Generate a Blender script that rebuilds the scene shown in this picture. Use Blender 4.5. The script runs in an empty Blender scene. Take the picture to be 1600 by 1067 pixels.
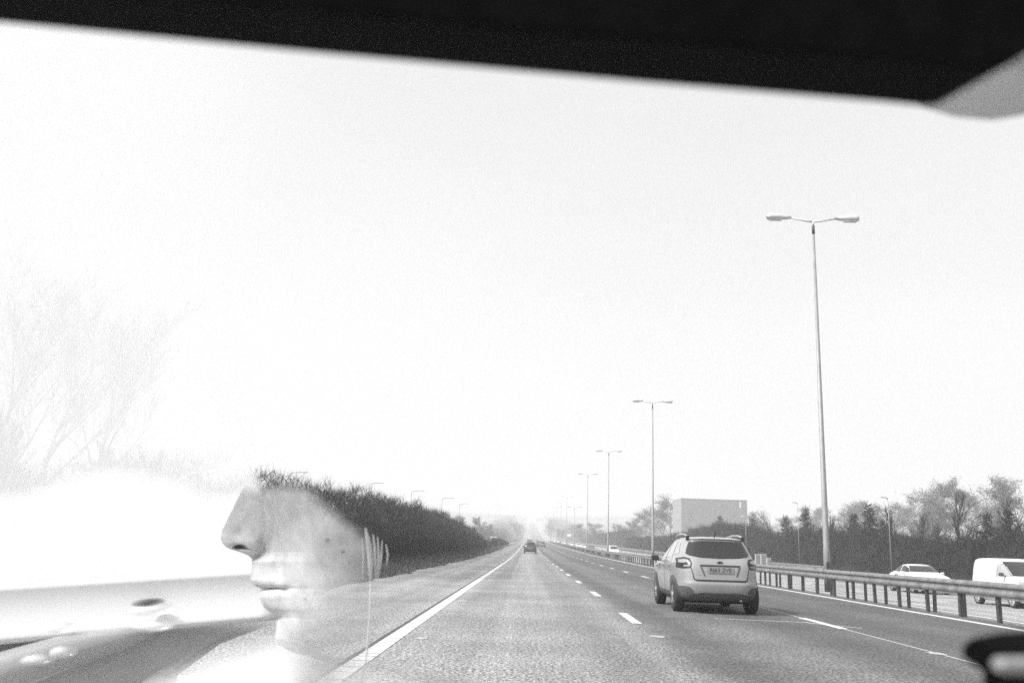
import bpy, bmesh, math, random
import numpy as np
from mathutils import Vector, Matrix
from mathutils.bvhtree import BVHTree

SC = bpy.context.scene
COL = SC.collection
rng = np.random.default_rng(7)
random.seed(7)

# ------------------------------------------------------------------ camera
FPX, PITCH, ROLL, YAW, CAM_H = 1446.35, 0.2171, 0.0317, -0.0241, 1.243
_F = Vector((math.sin(YAW) * math.cos(PITCH), math.cos(YAW) * math.cos(PITCH), math.sin(PITCH)))
_R = Vector((math.cos(YAW), -math.sin(YAW), 0))
_U = _R.cross(_F)
CR = _R * math.cos(ROLL) + _U * math.sin(ROLL)
CU = _U * math.cos(ROLL) - _R * math.sin(ROLL)
CF = _F
EYE = Vector((0, 0, CAM_H))
cam_data = bpy.data.cameras.new('camera')
cam = bpy.data.objects.new('camera', cam_data)
COL.objects.link(cam)
M = Matrix((CR, CU, -CF)).transposed().to_4x4()
M.translation = EYE
cam.matrix_world = M
cam_data.sensor_width = 36
cam_data.lens = FPX / 1600 * 36
cam_data.clip_start = 0.01
cam_data.clip_end = 9000
cam_data.dof.use_dof = True
cam_data.dof.focus_distance = 5.0
cam_data.dof.aperture_fstop = 27
SC.camera = cam

# ------------------------------------------------------------------ sky, sun, exposure
SUN_EL, SUN_AZ_X, SUN_AZ_Y = math.radians(46), -1.0, -0.4
world = bpy.data.worlds.new('World')
SC.world = world
world.use_nodes = True
nt = world.node_tree
nt.nodes.clear()
sky = nt.nodes.new('ShaderNodeTexSky')
sky.sky_type = 'NISHITA'
sky.sun_disc = False
sky.sun_elevation = SUN_EL
sky.sun_rotation = math.atan2(SUN_AZ_X, SUN_AZ_Y)
sky.air_density = 1.0
sky.dust_density = 6.0
bw = nt.nodes.new('ShaderNodeRGBToBW')
bg = nt.nodes.new('ShaderNodeBackground')
bg.inputs['Strength'].default_value = 0.108
outw = nt.nodes.new('ShaderNodeOutputWorld')
nt.links.new(sky.outputs[0], bw.inputs[0])
veil = nt.nodes.new('ShaderNodeMixRGB')          # thin even cloud veil over the whole sky
veil.inputs['Fac'].default_value = 0.4
veil.inputs['Color2'].default_value = (7.2, 7.2, 7.2, 1)
tcw = nt.nodes.new('ShaderNodeTexCoord')
mpw = nt.nodes.new('ShaderNodeMapping')
mpw.inputs['Scale'].default_value = (1, 1, 2.6)
cl = nt.nodes.new('ShaderNodeTexNoise')
cl.inputs['Scale'].default_value = 1.7
cl.inputs['Detail'].default_value = 5
nt.links.new(tcw.outputs['Generated'], mpw.inputs[0])
nt.links.new(mpw.outputs[0], cl.inputs['Vector'])
crp = nt.nodes.new('ShaderNodeMapRange')
for k_, v_ in zip(('From Min', 'From Max', 'To Min', 'To Max'), (0.3, 0.7, 0.80, 1.14)):
    crp.inputs[k_].default_value = v_
nt.links.new(cl.outputs['Fac'], crp.inputs['Value'])
cm = nt.nodes.new('ShaderNodeMath')
cm.operation = 'MULTIPLY'
nt.links.new(bw.outputs[0], cm.inputs[0])
nt.links.new(crp.outputs[0], cm.inputs[1])
nt.links.new(cm.outputs[0], veil.inputs['Color1'])
nt.links.new(veil.outputs[0], bg.inputs['Color'])
nt.links.new(bg.outputs[0], outw.inputs[0])

sd = bpy.data.lights.new('sun', 'SUN')
sd.energy = 3.2
sd.angle = math.radians(2.0)
sun = bpy.data.objects.new('sun', sd)
COL.objects.link(sun)
sdir = Vector((SUN_AZ_X, SUN_AZ_Y, 0)).normalized() * math.cos(SUN_EL) + Vector((0, 0, math.sin(SUN_EL)))
sun.rotation_euler = sdir.to_track_quat('Z', 'Y').to_euler()
sun.location = (-20, 0, 60)

SC.view_settings.view_transform = 'Standard'
SC.view_settings.look = 'None'
SC.view_settings.exposure = 0.9
SC.view_settings.gamma = 1.0
SC.render.engine = 'CYCLES'
SC.cycles.volume_bounces = 1
SC.cycles.transparent_max_bounces = 24
SC.cycles.max_bounces = 8
SC.cycles.use_denoising = False
SC.cycles.volume_step_rate = 4


# ------------------------------------------------------------------ helpers
def ray(px, py, Y):
    """world point at distance Y ahead seen at pixel (px, py) of the 1600 px photograph"""
    d = CF * FPX + CR * (px - 800) + CU * (533.5 - py)
    return EYE + d * (Y / d.y)


def rayX(px, py, X):
    d = CF * FPX + CR * (px - 800) + CU * (533.5 - py)
    return EYE + d * (X / d.x)


_PY = [-80, 0, 80, 136, 185, 250, 287, 338, 442, 600, 780, 1100, 1490, 2300, 3400]
_PZ = [0, 0, 0, 0.25, 0.65, 1.25, 1.6, 2.2, 3.2, 4.4, 6.2, 15, 31, 62, 75]


def zr(y):
    return np.interp(y, _PY, _PZ)


def link(o, parent=None):
    COL.objects.link(o)
    if parent is not None:
        o.parent = parent
    return o


def tag(o, label=None, cat=None, group=None, kind=None):
    if label: o['label'] = label
    if cat: o['category'] = cat
    if group: o['group'] = group
    if kind: o['kind'] = kind
    return o


def empty(name, loc=(0, 0, 0), rz=0.0, parent=None):
    o = bpy.data.objects.new(name, None)
    o.empty_display_size = 0.2
    o.location = loc
    o.rotation_euler = (0, 0, rz)
    return link(o, parent)


def mesh_obj(name, verts, faces, mat, parent=None, smooth=False):
    me = bpy.data.meshes.new(name)
    me.from_pydata([tuple(v) for v in verts], [], [tuple(f) for f in faces])
    me.update()
    if smooth:
        me.polygons.foreach_set('use_smooth', [True] * len(me.polygons))
    me.materials.append(mat)
    return link(bpy.data.objects.new(name, me), parent)


def bm_obj(name, bm, mat, parent=None, smooth=False):
    me = bpy.data.meshes.new(name)
    bm.to_mesh(me)
    bm.free()
    if smooth:
        me.polygons.foreach_set('use_smooth', [True] * len(me.polygons))
    me.materials.append(mat)
    return link(bpy.data.objects.new(name, me), parent)


def tri_obj(name, V, mat, parent=None, quads=None):
    """V: (n,3,3) triangles as one mesh"""
    n = len(V)
    me = bpy.data.meshes.new(name)
    me.vertices.add(n * 3)
    me.vertices.foreach_set('co', np.asarray(V, np.float32).reshape(-1))
    me.loops.add(n * 3)
    me.loops.foreach_set('vertex_index', np.arange(n * 3, dtype=np.int32))
    me.polygons.add(n)
    me.polygons.foreach_set('loop_start', np.arange(0, n * 3, 3, dtype=np.int32))
    me.polygons.foreach_set('loop_total', np.full(n, 3, np.int32))
    me.update()
    me.validate()
    me.materials.append(mat)
    return link(bpy.data.objects.new(name, me), parent)


def box(bm, x0, x1, y0, y1, z0, z1, bev=0.0, rot=None):
    r = bmesh.ops.create_cube(bm, size=1)
    vs = r['verts']
    for v in vs:
        v.co = Vector(((x0 + x1) / 2 + v.co.x * (x1 - x0), (y0 + y1) / 2 + v.co.y * (y1 - y0), (z0 + z1) / 2 + v.co.z * (z1 - z0)))
    if bev:
        es = list({e for v in vs for e in v.link_edges})
        bmesh.ops.bevel(bm, geom=es, offset=bev, segments=2, affect='EDGES', profile=0.6)
    return vs


def tube(bm, pts, radii, n=10, cap=True):
    rings = []
    pts = [Vector(p) for p in pts]
    for i, p in enumerate(pts):
        a = pts[max(i - 1, 0)]
        b = pts[min(i + 1, len(pts) - 1)]
        t = (b - a).normalized()
        s = t.cross(Vector((0.13, 0.97, 0.2) if abs(t.y) < 0.9 else (1, 0, 0.1))).normalized()
        u = t.cross(s)
        rings.append([bm.verts.new(p + (s * math.cos(k * 2 * math.pi / n) + u * math.sin(k * 2 * math.pi / n)) * radii[i]) for k in range(n)])
    for a, b in zip(rings, rings[1:]):
        for k in range(n):
            bm.faces.new((a[k], a[(k + 1) % n], b[(k + 1) % n], b[k]))
    if cap:
        bm.faces.new(rings[0][::-1])
        bm.faces.new(rings[-1])


def lathe_x(bm, prof, n=28, cx=0, cy=0, cz=0):
    """profile of (x, r), turned about the X axis"""
    rings = []
    for x, r in prof:
        rings.append([bm.verts.new((cx + x, cy + r * math.cos(k * 2 * math.pi / n), cz + r * math.sin(k * 2 * math.pi / n))) for k in range(n)])
    for a, b in zip(rings, rings[1:]):
        for k in range(n):
            bm.faces.new((a[k], a[(k + 1) % n], b[(k + 1) % n], b[k]))
    bm.faces.new(rings[0][::-1])
    bm.faces.new(rings[-1])


# ------------------------------------------------------------------ materials
def mat(name, g, rough=0.6, metal=0.0, spec=0.5, noise=None, bump=None, coat=0.0):
    m = bpy.data.materials.new(name)
    m.use_nodes = True
    t = m.node_tree
    b = t.nodes['Principled BSDF']
    b.inputs['Base Color'].default_value = (g, g, g, 1)
    b.inputs['Roughness'].default_value = rough
    b.inputs['Metallic'].default_value = metal
    b.inputs['Specular IOR Level'].default_value = spec
    if coat:
        b.inputs['Coat Weight'].default_value = coat
        b.inputs['Coat Roughness'].default_value = 0.05
    if noise:
        scale, lo, hi = noise
        tc = t.nodes.new('ShaderNodeTexCoord')
        nz = t.nodes.new('ShaderNodeTexNoise')
        nz.inputs['Scale'].default_value = scale
        nz.inputs['Detail'].default_value = 6
        nz.inputs['Roughness'].default_value = 0.65
        rp = t.nodes.new('ShaderNodeMapRange')
        rp.inputs['From Min'].default_value = 0.3
        rp.inputs['From Max'].default_value = 0.7
        rp.inputs['To Min'].default_value = lo
        rp.inputs['To Max'].default_value = hi
        t.links.new(tc.outputs['Object'], nz.inputs['Vector'])
        t.links.new(nz.outputs['Fac'], rp.inputs['Value'])
        t.links.new(rp.outputs[0], b.inputs['Base Color'])
        if bump:
            bp = t.nodes.new('ShaderNodeBump')
            bp.inputs['Strength'].default_value = bump
            bp.inputs['Distance'].default_value = 0.02
            t.links.new(nz.outputs['Fac'], bp.inputs['Height'])
            t.links.new(bp.outputs[0], b.inputs['Normal'])
    return m


def mth(t, op, a, b=None, c=None):
    n = t.nodes.new('ShaderNodeMath')
    n.operation = op
    for i, v in enumerate((a, b, c)):
        if v is None: continue
        if hasattr(v, 'node'): t.links.new(v, n.inputs[i])
        else: n.inputs[i].default_value = v
    return n.outputs[0]


def rng_node(t, v, a, b, c, d, smooth=True):
    n = t.nodes.new('ShaderNodeMapRange')
    n.interpolation_type = 'SMOOTHSTEP' if smooth else 'LINEAR'
    t.links.new(v, n.inputs['Value'])
    for k, x in zip(('From Min', 'From Max', 'To Min', 'To Max'), (a, b, c, d)):
        n.inputs[k].default_value = x
    return n.outputs[0]


def asphalt(name, lo_albedo, hi_albedo, xa=None, xb=None):
    """worn chippings: fine aggregate speckle, wheel-track wear, blotches; optionally paler towards x = xa"""
    m = bpy.data.materials.new(name)
    m.use_nodes = True
    t = m.node_tree
    b = t.nodes['Principled BSDF']
    tc = t.nodes.new('ShaderNodeTexCoord')
    ob = tc.outputs['Object']
    sx = t.nodes.new('ShaderNodeSeparateXYZ')
    t.links.new(ob, sx.inputs[0])

    def noise(sc, det=2, ro=0.6):
        n = t.nodes.new('ShaderNodeTexNoise')
        n.inputs['Scale'].default_value = sc
        n.inputs['Detail'].default_value = det
        n.inputs['Roughness'].default_value = ro
        t.links.new(ob, n.inputs['Vector'])
        return n.outputs['Fac']
    fine = rng_node(t, noise(26, 3, 0.8), 0.40, 0.60, 0.2, 1.8, False)
    vo = t.nodes.new('ShaderNodeTexVoronoi')
    vo.inputs['Scale'].default_value = 45
    t.links.new(ob, vo.inputs['Vector'])
    sp = t.nodes.new('ShaderNodeSeparateColor')
    t.links.new(vo.outputs['Color'], sp.inputs[0])
    chips = rng_node(t, sp.outputs[0], 0, 1, 0.6, 1.4, False)
    blot = rng_node(t, noise(0.35, 4, 0.6), 0.3, 0.7, 0.8, 1.14)
    # stretched along the road: drag marks and oil tracks
    mp = t.nodes.new('ShaderNodeMapping')
    mp.inputs['Scale'].default_value = (1.6, 0.02, 1)
    t.links.new(ob, mp.inputs[0])
    st = t.nodes.new('ShaderNodeTexNoise')
    st.inputs['Scale'].default_value = 1.4
    st.inputs['Detail'].default_value = 3
    t.links.new(mp.outputs[0], st.inputs['Vector'])
    streak = rng_node(t, st.outputs['Fac'], 0.3, 0.7, 0.88, 1.1)
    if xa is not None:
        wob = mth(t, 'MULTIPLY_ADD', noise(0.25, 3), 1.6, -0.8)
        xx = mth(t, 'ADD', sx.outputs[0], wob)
        base = rng_node(t, xx, xa, xb, hi_albedo, lo_albedo)  # second exposure's light veil put into the colour of the left lanes
    else:
        base = rng_node(t, noise(0.15, 3), 0.3, 0.7, lo_albedo, hi_albedo)
    v = mth(t, 'MULTIPLY', base, fine)
    v = mth(t, 'MULTIPLY', v, chips)
    v = mth(t, 'MULTIPLY', v, blot)
    v = mth(t, 'MULTIPLY', v, streak)
    if xa is not None:   # tarred, pitted joint beside the first lane line
        jd = mth(t, 'ABSOLUTE', mth(t, 'SUBTRACT', sx.outputs[0], mth(t, 'MULTIPLY_ADD', noise(0.9, 4), 0.9, 1.912 - 0.05)))
        v = mth(t, 'MULTIPLY', v, rng_node(t, jd, 0.0, 0.7, 0.5, 1.0))
    # darker polished wheel tracks, two to a lane
    trk = mth(t, 'COSINE', mth(t, 'MULTIPLY', mth(t, 'SUBTRACT', sx.outputs[0], XLANE), 2 * math.pi / 1.825))
    v = mth(t, 'MULTIPLY', v, rng_node(t, trk, -1, 1, 0.86, 1.04))
    t.links.new(v, b.inputs['Base Color'])
    b.inputs['Roughness'].default_value = 0.72
    bp = t.nodes.new('ShaderNodeBump')
    bp.inputs['Strength'].default_value = 0.5
    bp.inputs['Distance'].default_value = 0.006
    t.links.new(fine, bp.inputs['Height'])
    t.links.new(bp.outputs[0], b.inputs['Normal'])
    return m


XLANE = -1.738
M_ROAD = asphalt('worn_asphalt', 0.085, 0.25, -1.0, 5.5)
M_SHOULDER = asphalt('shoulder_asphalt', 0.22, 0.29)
M_OPP = asphalt('pale_asphalt', 0.24, 0.32)
M_PAINT = mat('road_paint', 0.6, 0.6, noise=(9, 0.38, 0.68))
M_PAINT_OLD = mat('worn_road_paint', 0.4, 0.7, noise=(26, 0.1, 0.55))
M_SEAM = mat('tar_seam', 0.05, 0.8, noise=(8, 0.03, 0.09))
M_GRAVEL = mat('reservation_gravel', 0.12, 0.9, noise=(14, 0.05, 0.2), bump=0.6)
M_GROUND = mat('rough_grass_soil', 0.07, 0.95, noise=(0.8, 0.04, 0.11))
M_VERGE = mat('verge_soil', 0.08, 0.95, noise=(5, 0.03, 0.14), bump=0.6)
M_GRASS = mat('winter_grass', 0.1, 0.9, noise=(1.5, 0.06, 0.16))
M_GALV = mat('galvanised_steel', 0.2, 0.6, 0.3, noise=(3, 0.12, 0.27))
M_GALV_DARK = mat('weathered_post_steel', 0.04, 0.8, 0.0, noise=(6, 0.02, 0.07))  # shade on the barrier posts put into a dark tone
M_POLE = mat('lamp_post_grey', 0.34, 0.55, 0.2, noise=(2, 0.2, 0.3))
M_LANTERN = mat('lantern_grey', 0.55, 0.5)
M_LENS = mat('lantern_lens', 0.55, 0.2)
M_DARKBAND = mat('dark_collar', 0.06, 0.6)
M_WHITE = mat('white_car_paint', 0.27, 0.32, noise=(1.2, 0.235, 0.295), coat=0.6)
M_WHITE_VAN = mat('white_van_paint', 0.68, 0.35, noise=(1.5, 0.6, 0.74), coat=0.4)
M_DARK = mat('dark_car_paint', 0.05, 0.35, coat=0.7)
M_GREYCAR = mat('grey_car_paint', 0.14, 0.35, coat=0.7)
M_GLASS = mat('tinted_car_glass', 0.02, 0.06, spec=0.6)
M_GLASS_PALE = mat('reflecting_side_glass', 0.30, 0.12, spec=0.8)  # bright reflection put into the pale base colour
M_CLAD = mat('black_plastic_cladding', 0.075, 0.6, noise=(5, 0.055, 0.1))
M_GAP = mat('panel_gap', 0.02, 0.8)
M_TYRE = mat('tyre_rubber', 0.025, 0.8)
M_RIM = mat('alloy_rim', 0.45, 0.35, 0.5)
M_LAMPDARK = mat('tail_lamp_dark_lens', 0.02, 0.25, spec=0.3)
M_LAMPPALE = mat('tail_lamp_pale_lens', 0.26, 0.2, coat=0.3)
M_PLATE = mat('plate_face', 0.22, 0.5)
M_INK = mat('plate_lettering', 0.015, 0.6)
M_CHROME = mat('chrome', 0.6, 0.15, 0.9)
M_SIGN = mat('white_sign_face', 0.8, 0.5)
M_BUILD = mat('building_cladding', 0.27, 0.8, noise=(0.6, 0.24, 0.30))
M_SLOT = mat('pale_window', 0.75, 0.3)
M_BARK = mat('bark', 0.05, 0.9, noise=(4, 0.03, 0.075))
M_TWIG = mat('bare_twigs', 0.022, 0.9, noise=(0.7, 0.012, 0.035))
M_MISTY = mat('grey_birch_twigs', 0.17, 0.9, noise=(0.4, 0.12, 0.22))  # distance haze put into the pale twig colour
M_EVERG = mat('evergreen_needles', 0.035, 0.8, noise=(0.9, 0.008, 0.022))
M_THICKET = mat('thicket_twigs', 0.045, 0.9, noise=(0.35, 0.004, 0.022))
M_VISOR = mat('black_visor_fabric', 0.004, 0.95, spec=0.1, noise=(300, 0.002, 0.006))
M_TRIM = mat('pale_pillar_trim', 0.6, 0.7)
M_MOUNT = mat('black_mount_plastic', 0.003, 0.7, spec=0.05, noise=(200, 0.002, 0.005))
M_MOUNT_STRIPE = mat('grey_mount_band', 0.22, 0.4)

# ------------------------------------------------------------------ ground, roads
YS = np.unique(np.concatenate([np.arange(-30, 60, 3), np.arange(60, 300, 8), np.arange(300, 1000, 25), np.arange(1000, 3301, 80)])).astype(float)


def off_ground(x):
    return np.interp(x, [-2000, -400, -60, -14, -8, -6.2, -5.6, 8.8, 9.4, 12.1, 13.2, 25, 28, 34, 60, 400, 2000],
                     [30, 8, 1.0, 0.9, 0.25, 0.02, -0.1, -0.1, -0.1, -0.3, -0.52, -0.65, -0.55, 0.1, 1.0, 10, 40])


def strip(name, x0, x1, mat_, lift, y0=-30, y1=3300, kind='structure', z0=0.0, z1=0.0, edge=None, nx=2):
    ys = YS[(YS >= y0) & (YS <= y1)]
    ys = np.unique(np.concatenate([[y0], ys, [y1]]))
    if edge is not None:
        ys = np.unique(np.concatenate([ys, np.arange(y0, min(y1, 120), 0.5)]))
    V, Fc = [], []
    for i, y in enumerate(ys):
        e = edge(y) if edge is not None else 0.0
        for k in range(nx):
            u = k / (nx - 1)
            x = (x0 + e) * (1 - u) + x1 * u
            V.append((x, y, zr(y) + z0 * (1 - u) + z1 * u + lift))
        if i:
            for k in range(nx - 1):
                a = (i - 1) * nx + k
                Fc.append((a, a + 1, a + nx + 1, a + nx))
    return tag(mesh_obj(name, V, Fc, mat_), kind=kind)


# terrain sheet
XS = np.unique(np.concatenate([np.arange(-60, 80, 2.0), [-6.2, -5.6, 8.8, 9.4, 12.1, 13.2, 25, 28], np.linspace(-1900, -60, 24), np.linspace(80, 1900, 24)]))
V, Fc = [], []
for i, y in enumerate(YS):
    for k, x in enumerate(XS):
        bump = 0.12 * math.sin(x * 0.31 + y * 0.17) + 0.1 * math.sin(x * 0.13 - y * 0.23) if (x < -9 or x > 32) else 0
        V.append((x, y, zr(y) + off_ground(x) + bump))
    if i:
        for k in range(len(XS) - 1):
            a = (i - 1) * len(XS) + k
            Fc.append((a, a + 1, a + len(XS) + 1, a + len(XS)))
tag(mesh_obj('ground', V, Fc, M_GROUND), kind='structure')

XL, W = -1.738, 3.65
X1, X2, X3 = XL + W, XL + 2 * W, XL + 3 * W


def ragged(y):
    return 0.22 * math.sin(y * 0.37) + 0.14 * math.sin(y * 1.13 + 1) + 0.09 * math.sin(y * 2.9)


strip('verge', -8.2, -5.0, M_VERGE, -0.03, z0=0.3, z1=0.0, y1=330)
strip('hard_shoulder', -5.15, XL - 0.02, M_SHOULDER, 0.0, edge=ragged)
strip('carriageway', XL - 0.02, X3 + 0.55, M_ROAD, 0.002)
strip('central_reservation', X3 + 0.55, 12.9, M_GRAVEL, -0.01, z1=-0.4)
strip('opposite_carriageway', 12.9, 26.0, M_OPP, 0.0, z0=-0.4, z1=-0.5)
strip('opposite_verge', 26.0, 30.0, M_VERGE, 0.0, z0=-0.5, z1=-0.25, y1=420)
strip('tar_seam', XL - 0.19, XL - 0.12, M_SEAM, 0.006, y1=160)  # thin dark strip along the left of the edge line
strip('edge_line', XL - 0.12, XL + 0.09, M_PAINT, 0.008, y1=1500)
strip('edge_line', X3 - 0.1, X3 + 0.1, M_PAINT, 0.008, y1=1500)
strip('edge_line', 13.5, 13.68, M_PAINT, 0.012, y1=600, z0=-0.405, z1=-0.406)
# cracks across the broad edge line
V, Fc = [], []
for y in np.concatenate([np.arange(6, 18, 0.42), np.arange(18, 40, 0.9)]):
    y = y + random.uniform(-0.1, 0.1)
    b = len(V)
    z = 0.0105
    V += [(XL - 0.12, y, z), (XL + 0.11, y + random.uniform(-0.02, 0.02), z), (XL + 0.11, y + 0.018, z), (XL - 0.12, y + 0.018, z)]
    Fc.append((b, b + 1, b + 2, b + 3))
tag(mesh_obj('line_cracks', V, Fc, mat('crack_dirt', 0.3, 0.9)), kind='structure')


def dashes(name, x, ystart, module, length, w, mat_, ymax, lift=0.008):
    V, Fc = [], []
    y = ystart
    while y < ymax:
        b = len(V)
        for k in range(3):
            yy = y - length + length * k / 2
            V += [(x - w / 2, yy, zr(yy) + lift), (x + w / 2, yy, zr(yy) + lift)]
        Fc += [(b, b + 1, b + 3, b + 2), (b + 2, b + 3, b + 5, b + 4)]
        y += module
    return tag(mesh_obj(name, V, Fc, mat_), kind='structure')


dashes('lane_line', X1, 19.26, 9, 2.6, 0.17, M_PAINT, 900)
dashes('lane_line', X2, 19.6 - 9, 9, 2.6, 0.17, M_PAINT, 900)
strip('worn_lane_line', X2 - 0.025, X2 + 0.03, M_PAINT_OLD, 0.005, y0=6, y1=26)
dashes('lane_line', 17.3, 24, 9, 2.2, 0.15, M_PAINT, 500, lift=-0.426)
dashes('lane_line', 21.0, 27, 9, 2.2, 0.15, M_PAINT, 500, lift=-0.454)
# road studs' worn patches between the dashes
V, Fc = [], []
for (x, y, sx, sy) in [(X1 + 0.02, 14.3, 0.13, 0.2), (XL + 0.35, 12.9, 0.08, 0.2), (XL + 0.3, 21.5, 0.12, 0.35), (X2 - 0.02, 13.2, 0.12, 0.22)]:
    b = len(V)
    n = 16
    for k in range(n):
        a = k * 2 * math.pi / n
        V.append((x + sx * math.cos(a) * random.uniform(0.85, 1.05), y + sy * math.sin(a) * random.uniform(0.6, 1.1), 0.0075))
    Fc.append(tuple(range(b, b + n)))
tag(mesh_obj('worn_patches', V, Fc, M_PAINT_OLD), kind='structure')
# dark re-tarred joint beside lane line and thin diagonal line remnant under the crossover
V = [(3.6, 18.6, .006), (5.3, 18.4, .006), (6.0, 17.3, .006), (5.93, 17.26, .006), (5.2, 18.28, .006), (3.6, 18.5, .006)]
tag(mesh_obj('ghost_marking', V, [(0, 1, 4, 5), (1, 2, 3, 4)], M_PAINT_OLD), kind='structure')

# slip road coming down from the left and joining far ahead
V, Fc = [], []
pts = [(-34, 60), (-26, 110), (-20, 150), (-15, 190), (-10.5, 235), (-7.5, 280), (-5.5, 340), (-4.5, 420)]
for i, (x, y) in enumerate(pts):
    ww = 3.4 if i < 6 else (2.0 if i == 6 else 0.5)
    z = zr(y) + (0.9 if y < 200 else (0.45 if y < 260 else 0.05))
    V += [(x - ww, y, z + 0.02), (x + ww * 0.6, y, z + 0.02)]
    if i: Fc.append((2 * i - 2, 2 * i - 1, 2 * i + 1, 2 * i))
tag(mesh_obj('slip_road', V, Fc, M_SHOULDER), kind='structure')

# ------------------------------------------------------------------ grass on the verge
n = 26000
gx = rng.uniform(-8.2, -5.0, n)
gy = 8 + 190 * rng.uniform(0, 1, n) ** 1.7
keep = gx < -5.1 + 0.15 * np.sin(gy * 1.1)
gx, gy = gx[keep], gy[keep]
n = len(gx)
gz = zr(gy) + np.interp(gx, [-8.2, -5.0], [0.27, -0.03])
hh = rng.uniform(0.08, 0.26, n) * np.interp(gx, [-8.2, -5.0], [1.5, 0.7])
ang = rng.uniform(0, math.pi, n)
wv = 0.012 + gy * 0.0004
T = np.zeros((n, 3, 3))
T[:, 0] = np.stack([gx - np.cos(ang) * wv, gy - np.sin(ang) * wv, gz], 1)
T[:, 1] = np.stack([gx + np.cos(ang) * wv, gy + np.sin(ang) * wv, gz], 1)
T[:, 2] = np.stack([gx + rng.normal(0, 0.06, n), gy + rng.normal(0, 0.06, n), gz + hh], 1)
tag(tri_obj('grass', T, M_GRASS), 'rough winter grass on the verge below the dark hedge', 'grass', kind='stuff')


# ------------------------------------------------------------------ vegetation
def blades(P, D, L, Wd):
    """thin triangles starting at P, pointing along D, length L, base width Wd"""
    D = D / np.linalg.norm(D, axis=1, keepdims=True)
    r = rng.normal(0, 1, P.shape)
    S = np.cross(D, r)
    S /= np.linalg.norm(S, axis=1, keepdims=True) + 1e-9
    T = np.zeros((len(P), 3, 3))
    T[:, 0] = P - S * Wd[:, None] / 2
    T[:, 1] = P + S * Wd[:, None] / 2
    T[:, 2] = P + D * L[:, None]
    return T


def lumpy(y, seed):
    return 0.16 * np.sin(y * 5.3 + seed * 5) + 0.34 * np.sin(y * 0.55 + seed) + 0.25 * np.sin(y * 1.27 + 2 * seed) + 0.18 * np.sin(y * 2.9 + seed * 3)


def hedge_mass(topz, xface, depth, y0, y1, n_leaf, n_spike, leafL, power=1.0, seed=0.0, spikeL=0.7, wscale=1.0, amp=0.7):
    """leaf- and twig-sized faces through a long bank of bushes, thick at the face and top. topz(y) absolute height, xface(y) near face"""
    sgn = np.sign(xface(np.array([y0 + 1.0])))[0]
    y = y0 + (y1 - y0) * rng.uniform(0, 1, n_leaf) ** power
    d = rng.uniform(0, 1, n_leaf) ** 1.6
    h = rng.uniform(0, 1, n_leaf) ** 0.8
    base = zr(y)
    top = topz(y) + lumpy(y, seed) * amp + 0.25 * np.sin(d * 7 + y)
    bulge = 0.9 * np.sin(np.clip(h, 0, 1) * math.pi) ** 0.7 + 0.35 * lumpy(y * 0.9 + h * 3, seed + 1)
    x = xface(y) + sgn * (d * depth + 0.9 - bulge)
    prof = 1 - 0.28 * (1 - np.clip(d * depth / 1.2, 0, 1)) ** 2
    z = base + (top - base) * h * prof
    P = np.stack([x, y, z], 1)
    D = rng.normal(0, 1, P.shape)
    D[:, 2] = np.abs(D[:, 2]) + 0.5
    dist = np.clip(y / 60, 0.5, 3)
    T1 = blades(P, D, leafL * rng.uniform(0.6, 1.6, n_leaf) * dist ** 0.5, leafL * wscale * rng.uniform(0.10, 0.26, n_leaf) * dist ** 0.6)
    # upright spikes along the crest
    y = y0 + (y1 - y0) * rng.uniform(0, 1, n_spike) ** power
    d = rng.uniform(0, 1, n_spike)
    x = xface(y) + sgn * (0.5 + d * depth * 0.8)
    z = topz(y) + lumpy(y, seed) * amp + 0.25 * np.sin(d * 7 + y) - 0.35
    P = np.stack([x, y, z], 1)
    D = rng.normal(0, 0.55, P.shape)
    D[:, 2] = 1
    dist = np.clip(y / 60, 0.4, 3)
    T2 = blades(P, D, spikeL * rng.uniform(0.4, 1.3, n_spike), 0.022 * rng.uniform(0.7, 1.5, n_spike) * dist)
    return np.concatenate([T1, T2])


def core(topz, xface, depth, y0, y1, seed, f=0.8):
    """dark lumpy inside of the bank, as triangles"""
    sgn = np.sign(xface(np.array([y0 + 1.0])))[0]
    ys = np.arange(y0, y1, 1.5)
    tris = []
    prev = None
    for yv in ys:
        b = zr(yv)
        t = (float(topz(np.array([yv]))[0]) + float(lumpy(yv, seed)) * 0.7 - b) * f
        xf = float(xface(np.array([yv]))[0])
        ring = [Vector((xf + sgn * (0.75 - 0.0), yv, b - 0.3)), Vector((xf + sgn * 0.55, yv, b + t * 0.45)), Vector((xf + sgn * 1.1, yv, b + t * 0.85)),
                Vector((xf + sgn * depth * 0.6, yv, b + t)), Vector((xf + sgn * depth, yv, b + t * 0.8)), Vector((xf + sgn * (depth + 0.4), yv, b - 0.3))]
        if prev:
            for a in range(5):
                tris.append((prev[a], prev[a + 1], ring[a + 1]))
                tris.append((prev[a], ring[a + 1], ring[a]))
        prev = ring
    return np.array([[list(v) for v in t] for t in tris])


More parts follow.
